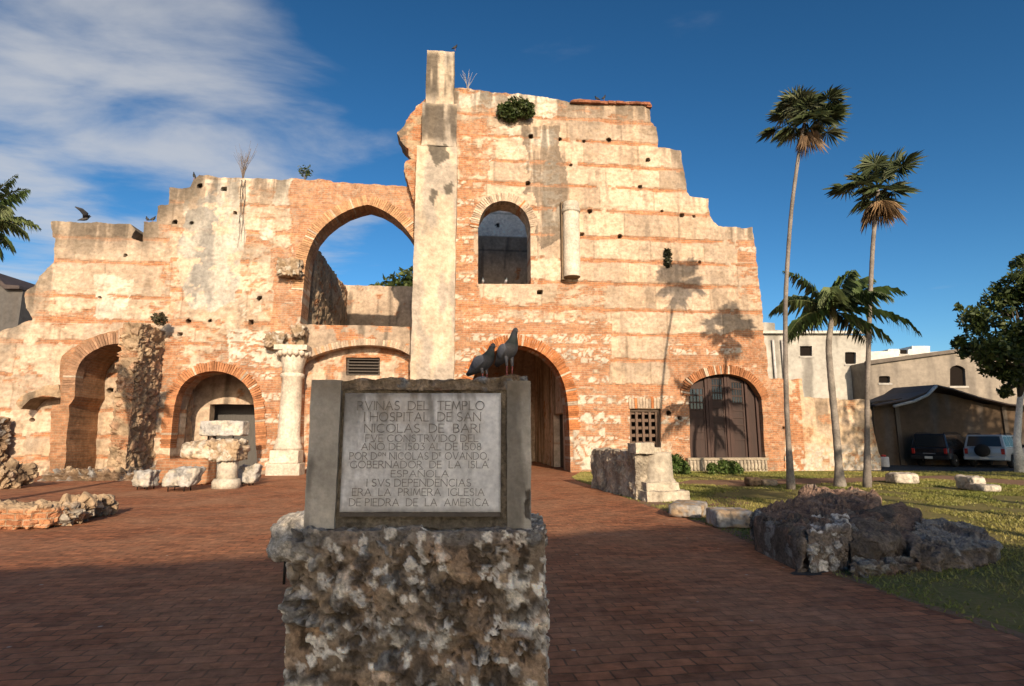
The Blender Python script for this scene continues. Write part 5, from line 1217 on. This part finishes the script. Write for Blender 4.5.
p = ground(720, 474); plant_cloud('bush', [(p[0]+dx, p[1]-.5, z_, r_) for dx, z_, r_ in ((-.5, .25, .28), (0, .32, .34), (.4, .3, .32), (.7, .2, .2))], 1500, .08, [(.05, .09, .018), (.075, .12, .028), (.11, .15, .04)], 6, 'low green bush in front of the sill of the big arched door', 'bush', (p[0], p[1]-.5, 0))

# ------------------------------------------------------------------ palms and trees
def palm_trunk(root, pts, r0, r1, col, rings=True):
    m = MB(); P = smooth_path([tuple(p) for p in pts], 3) if False else None
    q = [Vector(p) for p in pts]; out_ = []
    for i in range(len(q)-1):
        for k in range(8): out_.append(q[i].lerp(q[i+1], k/8))
    out_.append(q[-1]); n = len(out_)
    # ease the corners
    for _ in range(6): out_ = [out_[0]]+[(out_[i-1]+out_[i]*2+out_[i+1])/4 for i in range(1, n-1)]+[out_[-1]]
    rad = []; cc = []; rr_ = random.Random(3)
    for i in range(n):
        f = i/(n-1); b = r0*(1-f)+r1*f+(r0*.7*max(0, 1-f*9)); rad.append(b*(1+(.05 if i % 2 else -.04))); k = rr_.uniform(.75, 1.2); cc.append(tuple(c*k for c in col))
    m.tube(out_, rad, 10, cc); m.build('trunk', 'bark', root)
def fan_leaf(m, base, d, up, pet, rad, nseg, col, r, droop=.25, spread=130):
    """petiole and a fan of narrow blades"""
    d = d.normalized(); side = d.cross(up).normalized(); up = side.cross(d).normalized()
    hub = base+d*pet+Vector((0, 0, -droop*pet*.5))
    m.tube([base, base+d*pet*.5+Vector((0, 0, .03)), hub], [.022, .016, .012], 4, (.09, .10, .04))
    for i in range(nseg):
        a = R(-spread+2*spread*i/(nseg-1)); L_ = rad*(.72+.28*math.cos(a*.6))*r.uniform(.88, 1.08)
        dv = (d*math.cos(a)+side*math.sin(a)).normalized(); wv = (-d*math.sin(a)+side*math.cos(a)); fold = up*(.10*(1 if i % 2 else -1)*rad)
        mid = hub+dv*L_*.55+fold*.25; tip = hub+dv*L_+Vector((0, 0, -droop*L_*.8*r.uniform(.5, 1.4)))
        w_ = L_*.038; k = r.uniform(.7, 1.25); c = tuple(x*k for x in col)
        m.add([hub, mid-wv*w_, tip, mid+wv*w_], [(0, 1, 2), (0, 2, 3)], c)
def fan_palm(base, pts, R_, seed, label, ncrown=34, ndead=12, r0=.085, r1=.05, offs=()):
    root = empty('fan_palm', base, label, 'palm tree', 'tall fan palms on the lawn'); r = random.Random(seed)
    loc = [Vector(p)-Vector(base) for p in pts]; palm_trunk(root, loc, r0, r1, (.20, .175, .15))
    top = loc[-1]; m = MB(); md = MB()
    for k in range(ncrown):
        el = R(r.uniform(-40, 88)); az = k*2.399+r.uniform(-.3, .3); d = Vector((math.cos(az)*math.cos(el), math.sin(az)*math.cos(el), math.sin(el)))
        g = r.choice([(.075, .10, .040), (.095, .12, .050), (.15, .165, .09), (.06, .08, .03)])
        fan_leaf(m, top+Vector((0, 0, .05)), d, Vector((0, 0, 1)), R_*r.uniform(.25, .80), R_*r.uniform(.42, .58), 22, g, r, .3)
    for k in range(ndead):
        az = k*2.399; el = R(r.uniform(-80, -45)); d = Vector((math.cos(az)*math.cos(el), math.sin(az)*math.cos(el), math.sin(el)))
        fan_leaf(md, top-Vector((0, 0, .15)), d, Vector((0, 0, 1)), R_*r.uniform(.15, .3), R_*r.uniform(.35, .5), 14, r.choice([(.20, .13, .07), (.15, .10, .06), (.26, .17, .09)]), r, .5, 60)
    m.build('crown', 'leaf', root); md.build('dead_leaves', 'leaf', root); return root
b1_ = ground(791, 489); Y1 = b1_[1]
fan_palm(b1_, [b1_-np.array((0, 0, .1)), at(786, 400, Y1), at(785, 300, Y1), at(791, 210, Y1), at(801, 138, Y1), at(805, 120, Y1)], 1.5, 11, 'tallest slender fan palm with a leaning grey trunk and dark round head', 30, 6)
b2_ = ground(867, 488); Y2 = b2_[1]
fan_palm(b2_, [b2_-np.array((0, 0, .1)), at(867, 400, Y2), at(870, 300, Y2), at(873, 240, Y2), at(877, 205, Y2), at(878, 190, Y2)], 1.5, 12, 'second tall fan palm with a skirt of brown dead leaves under its head', 26, 16, .085, .06)
def frond(m, base, az, el, L_, r, droop, col, nl=36, lw=.03, ll=.5):
    p = Vector(base); d = Vector((math.cos(az)*math.cos(el), math.sin(az)*math.cos(el), math.sin(el))); pts = [p.copy()]; n = 14
    for i in range(n):
        d = (d+Vector((0, 0, -droop*(.35+i/n)))/n*1.6).normalized(); p = p+d*L_/n; pts.append(p.copy())
    m.tube(pts, [.03*(1-.9*i/n) for i in range(n+1)], 5, (.10, .11, .035))
    for i in range(nl):
        f = .12+.88*i/(nl-1); x = f*n; k = min(n-1, int(x)); q = pts[k].lerp(pts[k+1], x-k); t = (pts[k+1]-pts[k]).normalized()
        sd = t.cross(Vector((0, 0, 1)))
        if sd.length < .05: sd = Vector((math.sin(az), -math.cos(az), 0))
        sd.normalize(); l2 = .8*ll*math.sin(math.pi*min(1, .18+f*.82))**.7*r.uniform(.85, 1.15)+.05
        for s in (-1, 1):
            dv = (sd*s*.8+t*r.uniform(.3, .7)+Vector((0, 0, r.uniform(-.5, .15)))).normalized(); mid = q+dv*l2*.5; tip = q+dv*l2*.9+Vector((0, 0, -l2*.62)); w_ = lw*r.uniform(.8, 1.2); kk = r.uniform(.65, 1.3); c = tuple(z*kk for z in col)
            m.add([q, mid-t*w_, tip, mid+t*w_], [(0, 1, 2), (0, 2, 3)], c)
def coconut(base, pts, seed, fronds, label, L_=2.0, r0=.16, r1=.1, group=None, cols=((.065, .105, .03), (.09, .135, .04), (.13, .17, .06))):
    root = empty('coconut_palm', base, label, 'palm tree', group); r = random.Random(seed); loc = [Vector(p)-Vector(base) for p in pts]
    palm_trunk(root, loc, r0, r1, (.22, .195, .165)); top = loc[-1]; m = MB()
    for (az, el, k, dr_) in fronds: frond(m, top+Vector((0, 0, .0)), R(az), R(el), L_*k*r.uniform(.9, 1.1), r, dr_, r.choice(cols), lw=.0068*L_/2, ll=.29*L_)
    m.build('crown', 'leaf', root)
    m = MB(); m.lathe([(r1*.9, -.5), (r1*1.5, -.2), (r1*1.2, .1), (.02, .5)], top, 10, (.13, .11, .05)); m.build('crownshaft', 'bark', root)
    return root
b3_ = ground(840, 487); Y3 = b3_[1]
FR = [(180, 35, 1.1, 1.25), (165, 65, 1.0, .9), (200, 5, 1.1, 1.2), (0, 45, 1.15, 1.1), (15, 60, 1.1, 1.1), (-10, 15, 1.2, 1.15), (-60, 40, .9, 1.3), (-120, 45, .9, 1.3), (60, 50, 1.0, 1.1), (120, 50, .95, 1.1), (90, 25, .9, 1.1), (-90, 62, .8, 1.1), (-30, -15, .85, .8), (150, -5, .9, .9), (30, 5, 1.0, 1.0)]
coconut(b3_, [b3_-np.array((0, 0, .1)), at(837, 440, Y3), at(831, 380, Y3), at(828, 345, Y3), at(833, 312, Y3)], 21, FR, 'short leafy coconut palm with dark arching fronds between the two fan palms', 2.45, .13, .085)
bl = np.array([at(-22, 400, 14)[0], 14, 0.0])
coconut(bl, [bl, bl+np.array((0, 0, 4)), at(-22, 222, 14)], 22, [(0, 60, 1.0, 1.0), (10, 20, 1.0, 1.2), (-20, 42, .95, 1.2), (20, 75, 1.0, .8), (-40, 10, .8, 1.0), (0, -20, .9, .6), (180, 40, 1, 1), (120, 50, 1, 1), (-120, 40, 1, 1), (60, 40, .9, 1), (-70, 60, .9, 1), (0, -45, .75, .4)], 'palm at the left picture edge showing only its frond tips', 1.45)
def tree(name, base, trunk_pts, r0, clumps, n, size, cols, seed, label, group=None, painted=None, tcol=(.12, .10, .08)):
    root = empty(name, base, label, 'tree', group); r = random.Random(seed); m = MB()
    loc = [Vector(p)-Vector(base) for p in trunk_pts]; k = len(loc)
    m.tube(loc, [r0*(1.25 if i == 0 else 1-.45*i/(k-1)) for i in range(k)], 12, tcol)
    tr = m.build('trunk', 'bark', root); m = MB()
    for c in clumps:
        e = Vector(c[:3])-Vector(base); b = loc[-1]; md_ = b.lerp(e, .5)+Vector((r.uniform(-.3, .3), r.uniform(-.3, .3), -.2)); m.tube([loc[-2], b.lerp(md_, .3), md_, e], [r0*.5, r0*.38, r0*.25, r0*.08], 6, (.10, .085, .07))
    m.build('limb', 'bark', root)
    V, Q, C = leaf_cloud(clumps, n, size, cols, seed); link('crown', np_mesh('crown', V-np.array(base), Q, None, C), 'leaf', root); return root
TG = [(.03, .048, .013), (.045, .07, .018), (.065, .09, .023), (.09, .115, .03)]
tb = ground(1020, 473); TY = tb[1]
def tp(px, py, dy=0): return at(px, py, TY+dy)
cl_ = []
for (px, py, dy, r_) in ((975, 320, 0, .95), (1000, 300, .6, 1.0), (1024, 285, 0, 1.2), (1022, 262, .5, .5), (965, 345, .3, .7), (990, 350, -.8, 1.1), (1015, 340, -.5, 1.2), (1050, 310, 0, 1.6), (1060, 350, 0, 1.6), (990, 368, .3, .6), (1012, 375, -.2, .7), (1050, 385, 0, 1.1), (1090, 330, 0, 1.8), (1005, 392, 0, .4)):
    q = tp(px, py, dy); cl_.append((q[0], q[1], q[2], r_*.8)); rq = random.Random(px)
    for k in range(4): cl_.append((q[0]+rq.uniform(-1, 1)*r_*.85, q[1]+rq.uniform(-.6, .6)*r_, q[2]+rq.uniform(-1, 1)*r_*.8, r_*rq.uniform(.22, .42)))
tree('broadleaf_tree', tb, [tb-np.array((0, 0, .1)), tp(1017, 440), tp(1020, 400), tp(1028, 370)], .17, cl_, 17000, .14, TG, 31, 'dense green tree with white painted trunk at the right edge', tcol=(.62, .60, .55))
bt_ = np.array([at(400, 300, 52)[0], 52, 0.0]); cl_ = []
for (px, py, r_) in ((388, 288, 1.2), (402, 285, 1.5), (415, 283, 1.6), (430, 292, 1.8), (376, 291, .8), (410, 300, 1.8)):
    q = at(px, py, 52); cl_.append((q[0], q[1], q[2], r_))
tree('broadleaf_tree', bt_, [bt_, bt_+np.array((0, 0, 5)), bt_+np.array((0, 0, 11))], .3, cl_, 1800, .3, TG, 33, 'distant green tree top showing above the far nave wall')
# trees and palms standing outside the picture on the right: their shade falls on the lawn and the parked cars
for i, (x, y, r_) in enumerate(((24.5, 11.5, 3.6), (31, 12.5, 4.2), (28, 16.5, 3.4))):
    b = np.array([x, y, 0.0]); cl_ = [(x+dx*r_*.6, y+dy*r_*.5, 8.6+dz*r_*.5-(1.5 if i == 2 else 0), r_*.62) for dx, dy, dz in ((0, 0, 0), (1, 0, .2), (-1, 0, .1), (0, 1, .3), (0, -1, -.2), (.6, 0, 1.2), (-.6, 0, 1.1), (.9, 0, -.9), (-.9, 0, -.8), (0, 0, -1.1))]
    tree('broadleaf_tree', b, [b, b+np.array((0, 0, 3)), b+np.array((.1, 0, 5))], .2, cl_, 6000, .2, TG, 50+i, ['broad tree outside the right picture edge, nearest of three', 'broad tree outside the right picture edge, furthest right of three', 'broad tree outside the right picture edge, beside the parking street'][i])
for i, (a_, b_) in enumerate((((877, 488), (1024, 503.5)), ((881, 497), (1024, 518)), ((939, 521), (1024, 536)), ((982, 542), (1024, 551)))):
    pb = ground(*b_); d = np.array([math.sin(SUN_AZ), -math.cos(SUN_AZ), 0]); b = pb+d*(9+i*.8)
    b[2] = 0
    coconut(b, [b-np.array((0, 0, .1)), b+np.array((.05, 0, 3)), b+np.array((.2, .1, 6.0+i*.3))], 60+i, FR[:12], ['palm just outside the right picture edge, farthest from the camera', 'palm just outside the right picture edge, second farthest from the camera', 'palm just outside the right picture edge, second nearest to the camera', 'palm just outside the right picture edge, nearest to the camera'][i], 1.5, .17, .13)

# ------------------------------------------------------------------ houses beyond
def bcol(base, seed, dirt=.5):
    def f(u, z):
        n = fbm2(u*.4, z*.4, 4, seed); st = fbm2(u*1.2, z*.18, 4, seed+1); c = np.tile(np.array(base), (len(u), 1))*(.8+.4*n)[:, None]
        return np.concatenate([mixc(c, np.array((.1, .09, .08)), sstep(.5, .7, st)*dirt), np.zeros((len(u), 1))], 1)
    return f
def house(name, px0, px1, prof, Y, deep, base, label, seed, holes=[], rz=0.0, dirt=.5, hole_glass='void', jag=.02):
    """facade seen at distance Y, roofline given in picture points"""
    a = at((px0+px1)/2, 437, Y); root = empty(name, (a[0], Y, 0), label, 'house')
    pts = [(at(x, y, Y)[0]-a[0], at(x, y, Y)[2]) for x, y in prof]; hl = [[(at(x, y, Y)[0]-a[0], at(x, y, Y)[2]) for x, y in h] for h in holes]
    pts = [(pts[0][0], -.1)]+pts+[(pts[-1][0], -.1)]
    wall_grid('wall', pts, hl, 0, deep, .14, bcol(base, seed, dirt), 'render_wall', root, None, jag=jag, jaghole=0)
    for h in hl:
        us = [p_[0] for p_ in h]; zs_ = [p_[1] for p_ in h]; m = MB(); m.box((min(us)-.05, .22, min(zs_)-.05), (max(us)+.05, .26, max(zs_)+.05), (.03, .03, .03)); wf = m.build('window', hole_glass, root)
        m = MB(); m.box((min(us)-.08, -.06, min(zs_)-.14), (max(us)+.08, .1, min(zs_)-.002), (.4, .38, .34)); m.build('sill', 'render_wall', wf)
    return root, a
# pale block with pipes right behind the church corner
h1, a1 = house('flat_roofed_house', 762, 866, [(762, 322), (775, 323), (775, 330), (812, 331), (866, 336)], 44, 9, (.42, .40, .35), 'pale grey flat roofed house behind the garden wall by the church corner', 71, [[(800, 346), (812, 346), (812, 356), (800, 356)], [(845, 352), (856, 352), (856, 364), (845, 364)], [(783, 352), (788, 352), (788, 364), (783, 364)]], dirt=.6)
m = MB()
for x in (772, 781): q = at(x, 340, 44); m.tube([(q[0]-a1[0], -.15, 1), (q[0]-a1[0], -.15, q[2])], .1, 8, (.45, .43, .4))
m.build('pipe', 'render_wall', h1)
m = MB(); q0 = at(762, 322, 44); q1 = at(866, 336, 44); m.box((q0[0]-a1[0]-.2, -.35, at(800, 334, 44)[2]), (q1[0]-a1[0]+.2, -.01, at(800, 331.5, 44)[2]), (.5, .48, .43)); m.build('cornice', 'render_wall', h1)
h2, a2 = house('terrace_house', 858, 968, [(858, 352), (888, 351), (888, 349), (912, 349), (912, 346), (930, 346), (930, 352), (968, 349)], 58, 8, (.62, .60, .55), 'white rooftop terrace house furthest back between the palm and the tree', 73, [[(900, 350), (908, 350), (908, 354), (900, 354)]], dirt=.15)
h3, a3 = house('old_house', 866, 1040, [(866, 362), (900, 358), (935, 353), (965, 349), (1040, 344)], 42, 9, (.27, .235, .19), 'old brown house with sloping parapet and arched window behind the shed', 75, [[(950, 386), (950, 369), (952, 366.5), (957, 365), (962, 366.5), (965, 369), (966, 386)], [(879, 376), (890, 376), (890, 383), (879, 383)]], dirt=.6)
m = MB(); pr2 = [(at(x, y, 42)[0]-a3[0], at(x, y, 42)[2]) for x, y in ((866, 361), (935, 352), (965, 348), (1040, 343), (1040, 346), (965, 351.5), (935, 355.5), (866, 365))]; m.prism(pr2, -.25, .2, (.14, .12, .10)); m.build('coping', 'render_wall', h3)
m = MB(); pr2 = [(at(x, y, 42)[0]-a3[0], at(x, y, 42)[2]) for x, y in ((921, 361), (965, 355), (1040, 350), (1040, 388), (921, 388))]
# shed with sagging tin roof along the parking
SY = 34.5
sh_root, sa = house('long_shed', 872, 1090, [(872, 402), (905, 398), (926, 391), (950, 395), (985, 404), (1090, 410)], SY, 3, (.10, .07, .046), 'long brown shed with sagging tin roof behind the parked cars', 77, [], dirt=.75)
prs = [(at(x, y, SY)[0]-sa[0], at(x, y, SY)[2]) for x, y in ((868, 402), (900, 396), (918, 389), (928, 382), (945, 386), (970, 394), (1000, 401), (1090, 406))]
V = []; F = []
for k, (u_, z_) in enumerate(prs): V += [(u_, -.7, z_-.22), (u_, 3.2, z_-.08), (u_, -.7, z_-.30), (u_, 3.2, z_-.16)]
for k in range(len(prs)-1):
    b = k*4; F += [(b, b+4, b+5, b+1), (b+2, b+3, b+7, b+6), (b, b+2, b+6, b+4)]
m = MB(); m.add(V, F, (.085, .058, .044)); m.build('tin_roof', 'tin', sh_root)
m = MB(); q = [(at(x, y, SY)[0]-sa[0], -.78, at(x, y, SY)[2]) for x, y in ((885, 407), (905, 402), (918, 396), (927, 387))]; m.tube(q, .09, 6, (.5, .47, .42)); m.build('roof_edge', 'tin', sh_root)
for x in (897, 1004):
    q = at(x, 420, SY); m = MB(); m.box((q[0]-sa[0]-.12, -.12, 0), (q[0]-sa[0]+.12, -.001, at(x, 404, SY)[2]), (.10, .075, .05)); m.build('post', 'wood', sh_root)
# dark house at the left edge beyond the ruin, with tiled pitched roof
hl_, al_ = house('dark_house', -60, 23, [(-60, 300), (-20, 278), (-6, 276), (8, 288), (23, 290)], 40, 8, (.10, .095, .09), 'dark house gable rising beyond the far left end of the ruin', 79, [], dirt=.7)
m = MB(); prr = [(at(x, y, 40)[0]-al_[0], at(x, y, 40)[2]) for x, y in ((-60, 298), (-20, 276), (-4, 272), (10, 286), (24, 287), (24, 290), (9, 290), (-6, 277), (-20, 280), (-60, 302))]; m.prism(prr, -.4, 8.2, (.06, .045, .04)); m.build('roof', 'tin', hl_)
# white fuse box low at the wall end
lo, hi = gbox(881, 890, 467, 455, .4); kb = empty('white_drum', (lo[0]+.2, lo[1], 0), 'small white container standing at the end of the garden wall', 'container'); rr = (hi[0]-lo[0])/2
m = MB(); m.lathe([(rr*.85, 0), (rr, .05), (rr, hi[2]*.8), (rr*.9, hi[2]*.85)], (0, 0, 0), 18, (.5, .5, .5)); m.build('body', 'render_wall', kb)
m = MB(); m.lathe([(rr*.5, hi[2]*.85), (rr*.5, hi[2]), (rr*.2, hi[2]*1.02)], (0, 0, 0), 14, (.4, .05, .04)); m.build('cap', 'render_wall', kb)

# unseen arcade added behind the camera, its top shaped to throw the foreground shade
EDGE = [(-26, 6.0), (-12, 6.8), (-7, 7.5), (-3.5, 8.3), (-.8, 9.4), (.5, 9.9), (2.0, 10.8), (3.6, 11.4), (4.6, 12.1), (6.2, 11.9), (7.4, 9.6), (9.0, 8.2), (12, 7.4), (18, 6.0)]
BY = -13.0; prof = []
for gx, gy in EDGE:
    s = (gy-BY)/math.cos(SUN_AZ); prof.append((gx+s*math.sin(SUN_AZ), s*math.tan(SUN_EL)))
ph = empty('shade_arcade', (0, BY, 0), 'long unseen arcaded wall added behind the camera to cast the foreground shade', 'house')
arc_h = []
xw = prof[0][0]+.8
while xw < prof[-1][0]-4:
    arc_h.append([(xw, -.3), (xw, 3.2), (xw+.5, 4.0), (xw+1.6, 4.5), (xw+2.7, 4.0), (xw+3.2, 3.2), (xw+3.2, -.3)]); xw += 3.7
wall_grid('wall', [(prof[0][0], -.1)]+prof+[(prof[-1][0], -.1)], arc_h, 0, -.8, .25, bcol((.74, .68, .58), 88, .1), 'render_wall', ph, None, jag=.12)

# ------------------------------------------------------------------ parked cars
def car(loc, rz, paint, label, spare, L_=4.3, Wd=1.74, Ht=1.75):
    """boxy off-roader; local +y is forward"""
    root = empty('parked_car', loc, label, 'car', 'cars parked in front of the shed', rz); hw = Wd/2; c = (.3, .3, .3)
    # lower body: side outline with wheel arches
    def archp(y0, r=.40): return [(y0-r*math.cos(R(t)), .36+r*math.sin(R(t))) for t in range(0, 181, 20)]
    lowp = [(-L_/2, .42), (-L_/2+.45, .36)]+archp(-L_/2+.95)+archp(L_/2-.85)+[(L_/2-.35, .36), (L_/2, .45), (L_/2, .78), (L_/2-.12, .98), (L_/2-1.25, 1.04), (-L_/2+.02, 1.06), (-L_/2-.02, .8)]
    m = MB(); m.prism(lowp, -hw, hw, c, ax='x'); m.build('body', paint, root, bevel=.045)
    # cabin, narrowing upward
    base = [(-L_/2+.02, 1.06), (L_/2-1.3, 1.04)]; top = [(-L_/2+.22, Ht-.03), (L_/2-2.05, Ht-.03)]
    a = hw-.03; b = hw-.17; V = [(-a, base[0][0], 1.05), (a, base[0][0], 1.05), (a, base[1][0], 1.04), (-a, base[1][0], 1.04), (-b, top[0][0], Ht-.03), (b, top[0][0], Ht-.03), (b, top[1][0], Ht-.03), (-b, top[1][0], Ht-.03)]
    m = MB(); m.add(V, [(0, 3, 2, 1), (4, 5, 6, 7), (0, 1, 5, 4), (1, 2, 6, 5), (2, 3, 7, 6), (3, 0, 4, 7)], c); m.build('cabin', paint, root, bevel=.05)
    def quad_on(face, u0, u1, v0, v1, off):
        P0, P1, P2, P3 = [Vector(V[i]) for i in face]; n = (P1-P0).cross(P3-P0).normalized()
        f = lambda u, v: (P0.lerp(P1, u)).lerp(P3.lerp(P2, u), v)
        q = [f(u0, v0), f(u1, v0), f(u1, v1), f(u0, v1)]; return [p+n*off for p in q]+[p-n*.03 for p in q]
    def pane(face, u0, u1, v0, v1):
        q = quad_on(face, u0, u1, v0, v1, .006); mm = MB(); mm.add(q, [(0, 1, 2, 3), (7, 6, 5, 4), (0, 4, 5, 1), (1, 5, 6, 2), (2, 6, 7, 3), (3, 7, 4, 0)], c); mm.build('window', 'glass', root)
    pane((0, 1, 5, 4), .07, .93, .12, .88); pane((2, 3, 7, 6), .06, .94, .1, .92)
    for f, in (((1, 2, 6, 5),), ((3, 0, 4, 7),)):
        s = [(.06, .30), (.34, .62), (.66, .93)]
        for (u0, u1) in s: pane(f, u0, u1, .12, .86)
    for sx in (-1, 1):
        for y in (-L_/2+.95, L_/2-.85):
            w_ = bpy.data.objects.new('wheel', None); COL.objects.link(w_); w_.parent = root; w_.location = (sx*(hw-.11), y, .35)
            m = MB(); m.lathe([(.2, -.10), (.32, -.11), (.35, -.07), (.35, .07), (.32, .11), (.2, .10)], (0, 0, 0), 24, c, ax='x'); m.build('tyre', 'tyre', w_)
            m = MB(); m.lathe([(.21, -.09), (.19, sx*.0), (.205, .09)], (0, 0, 0), 16, c, ax='x'); m.lathe([(.05, -.115), (.06, .115)], (0, 0, 0), 10, c, ax='x'); m.build('rim', 'rim', w_)
        m = MB(); x0_ = sx*(hw-.14); m.box((x0_-.08, -L_/2-.035, .72), (x0_+.08, -L_/2+.05, 1.02), c); m.build('tail_light', 'red_lens', root, bevel=.02)
        m = MB(); m.box((sx*(hw+.02)-.09, L_/2-1.55, 1.06), (sx*(hw+.02)+.09, L_/2-1.42, 1.22), c); m.build('mirror', 'tyre', root, bevel=.03)
        m = MB(); x0_ = sx*(hw-.2); m.box((x0_-.14, L_/2-.05, .68), (x0_+.14, L_/2+.02, .86), c); m.build('headlight', 'glass', root, bevel=.02)
    m = MB(); m.box((-hw+.01, -L_/2-.14, .40), (hw-.01, -L_/2+.02, .62), c); m.build('bumper', 'tyre' if paint == 'black_paint' else paint, root, bevel=.05)
    m = MB(); m.box((-hw+.01, L_/2-.02, .40), (hw-.01, L_/2+.12, .62), c); m.build('bumper', 'tyre', root, bevel=.05)
    m = MB(); m.box((-.19, -L_/2-.165, .45), (.19, -L_/2-.145, .58), c); m.build('number_plate', 'plate', root)
    if spare:
        m = MB(); m.lathe([(.03, -.30), (.27, -.28), (.34, -.2), (.34, -.06), (.28, -.03)], (-.05, -L_/2, .92), 24, c, ax='y'); m.build('spare_wheel', 'tyre', root)
    else:
        m = MB(); m.box((-.3, -L_/2-.045, .70), (.3, -L_/2-.025, .76), c); m.build('handle', 'rim', root)
    for sx in (-1, 1):
        m = MB(); m.tube([(sx*(b-.08), top[0][0]+.1, Ht-.02), (sx*(b-.08), top[0][0]+.15, Ht+.03), (sx*(b-.08), top[1][0]-.2, Ht+.03), (sx*(b-.08), top[1][0]-.1, Ht-.02)], .02, 6, c); m.build('roof_rail', 'tyre', root)
    return root
g = ground(989, 468.5); car((g[0]+2.2, g[1]+1.9, 0.005), R(-56), 'silver_paint', 'silver off-roader with a black spare wheel on its back door', True, 4.2, 1.9, 1.8)
g = ground(931, 467.5); car((g[0]+2.4, g[1]+2.0, 0.005), R(-56), 'black_paint', 'black off-roader parked left of the silver car', False, 4.5, 1.85, 1.85)
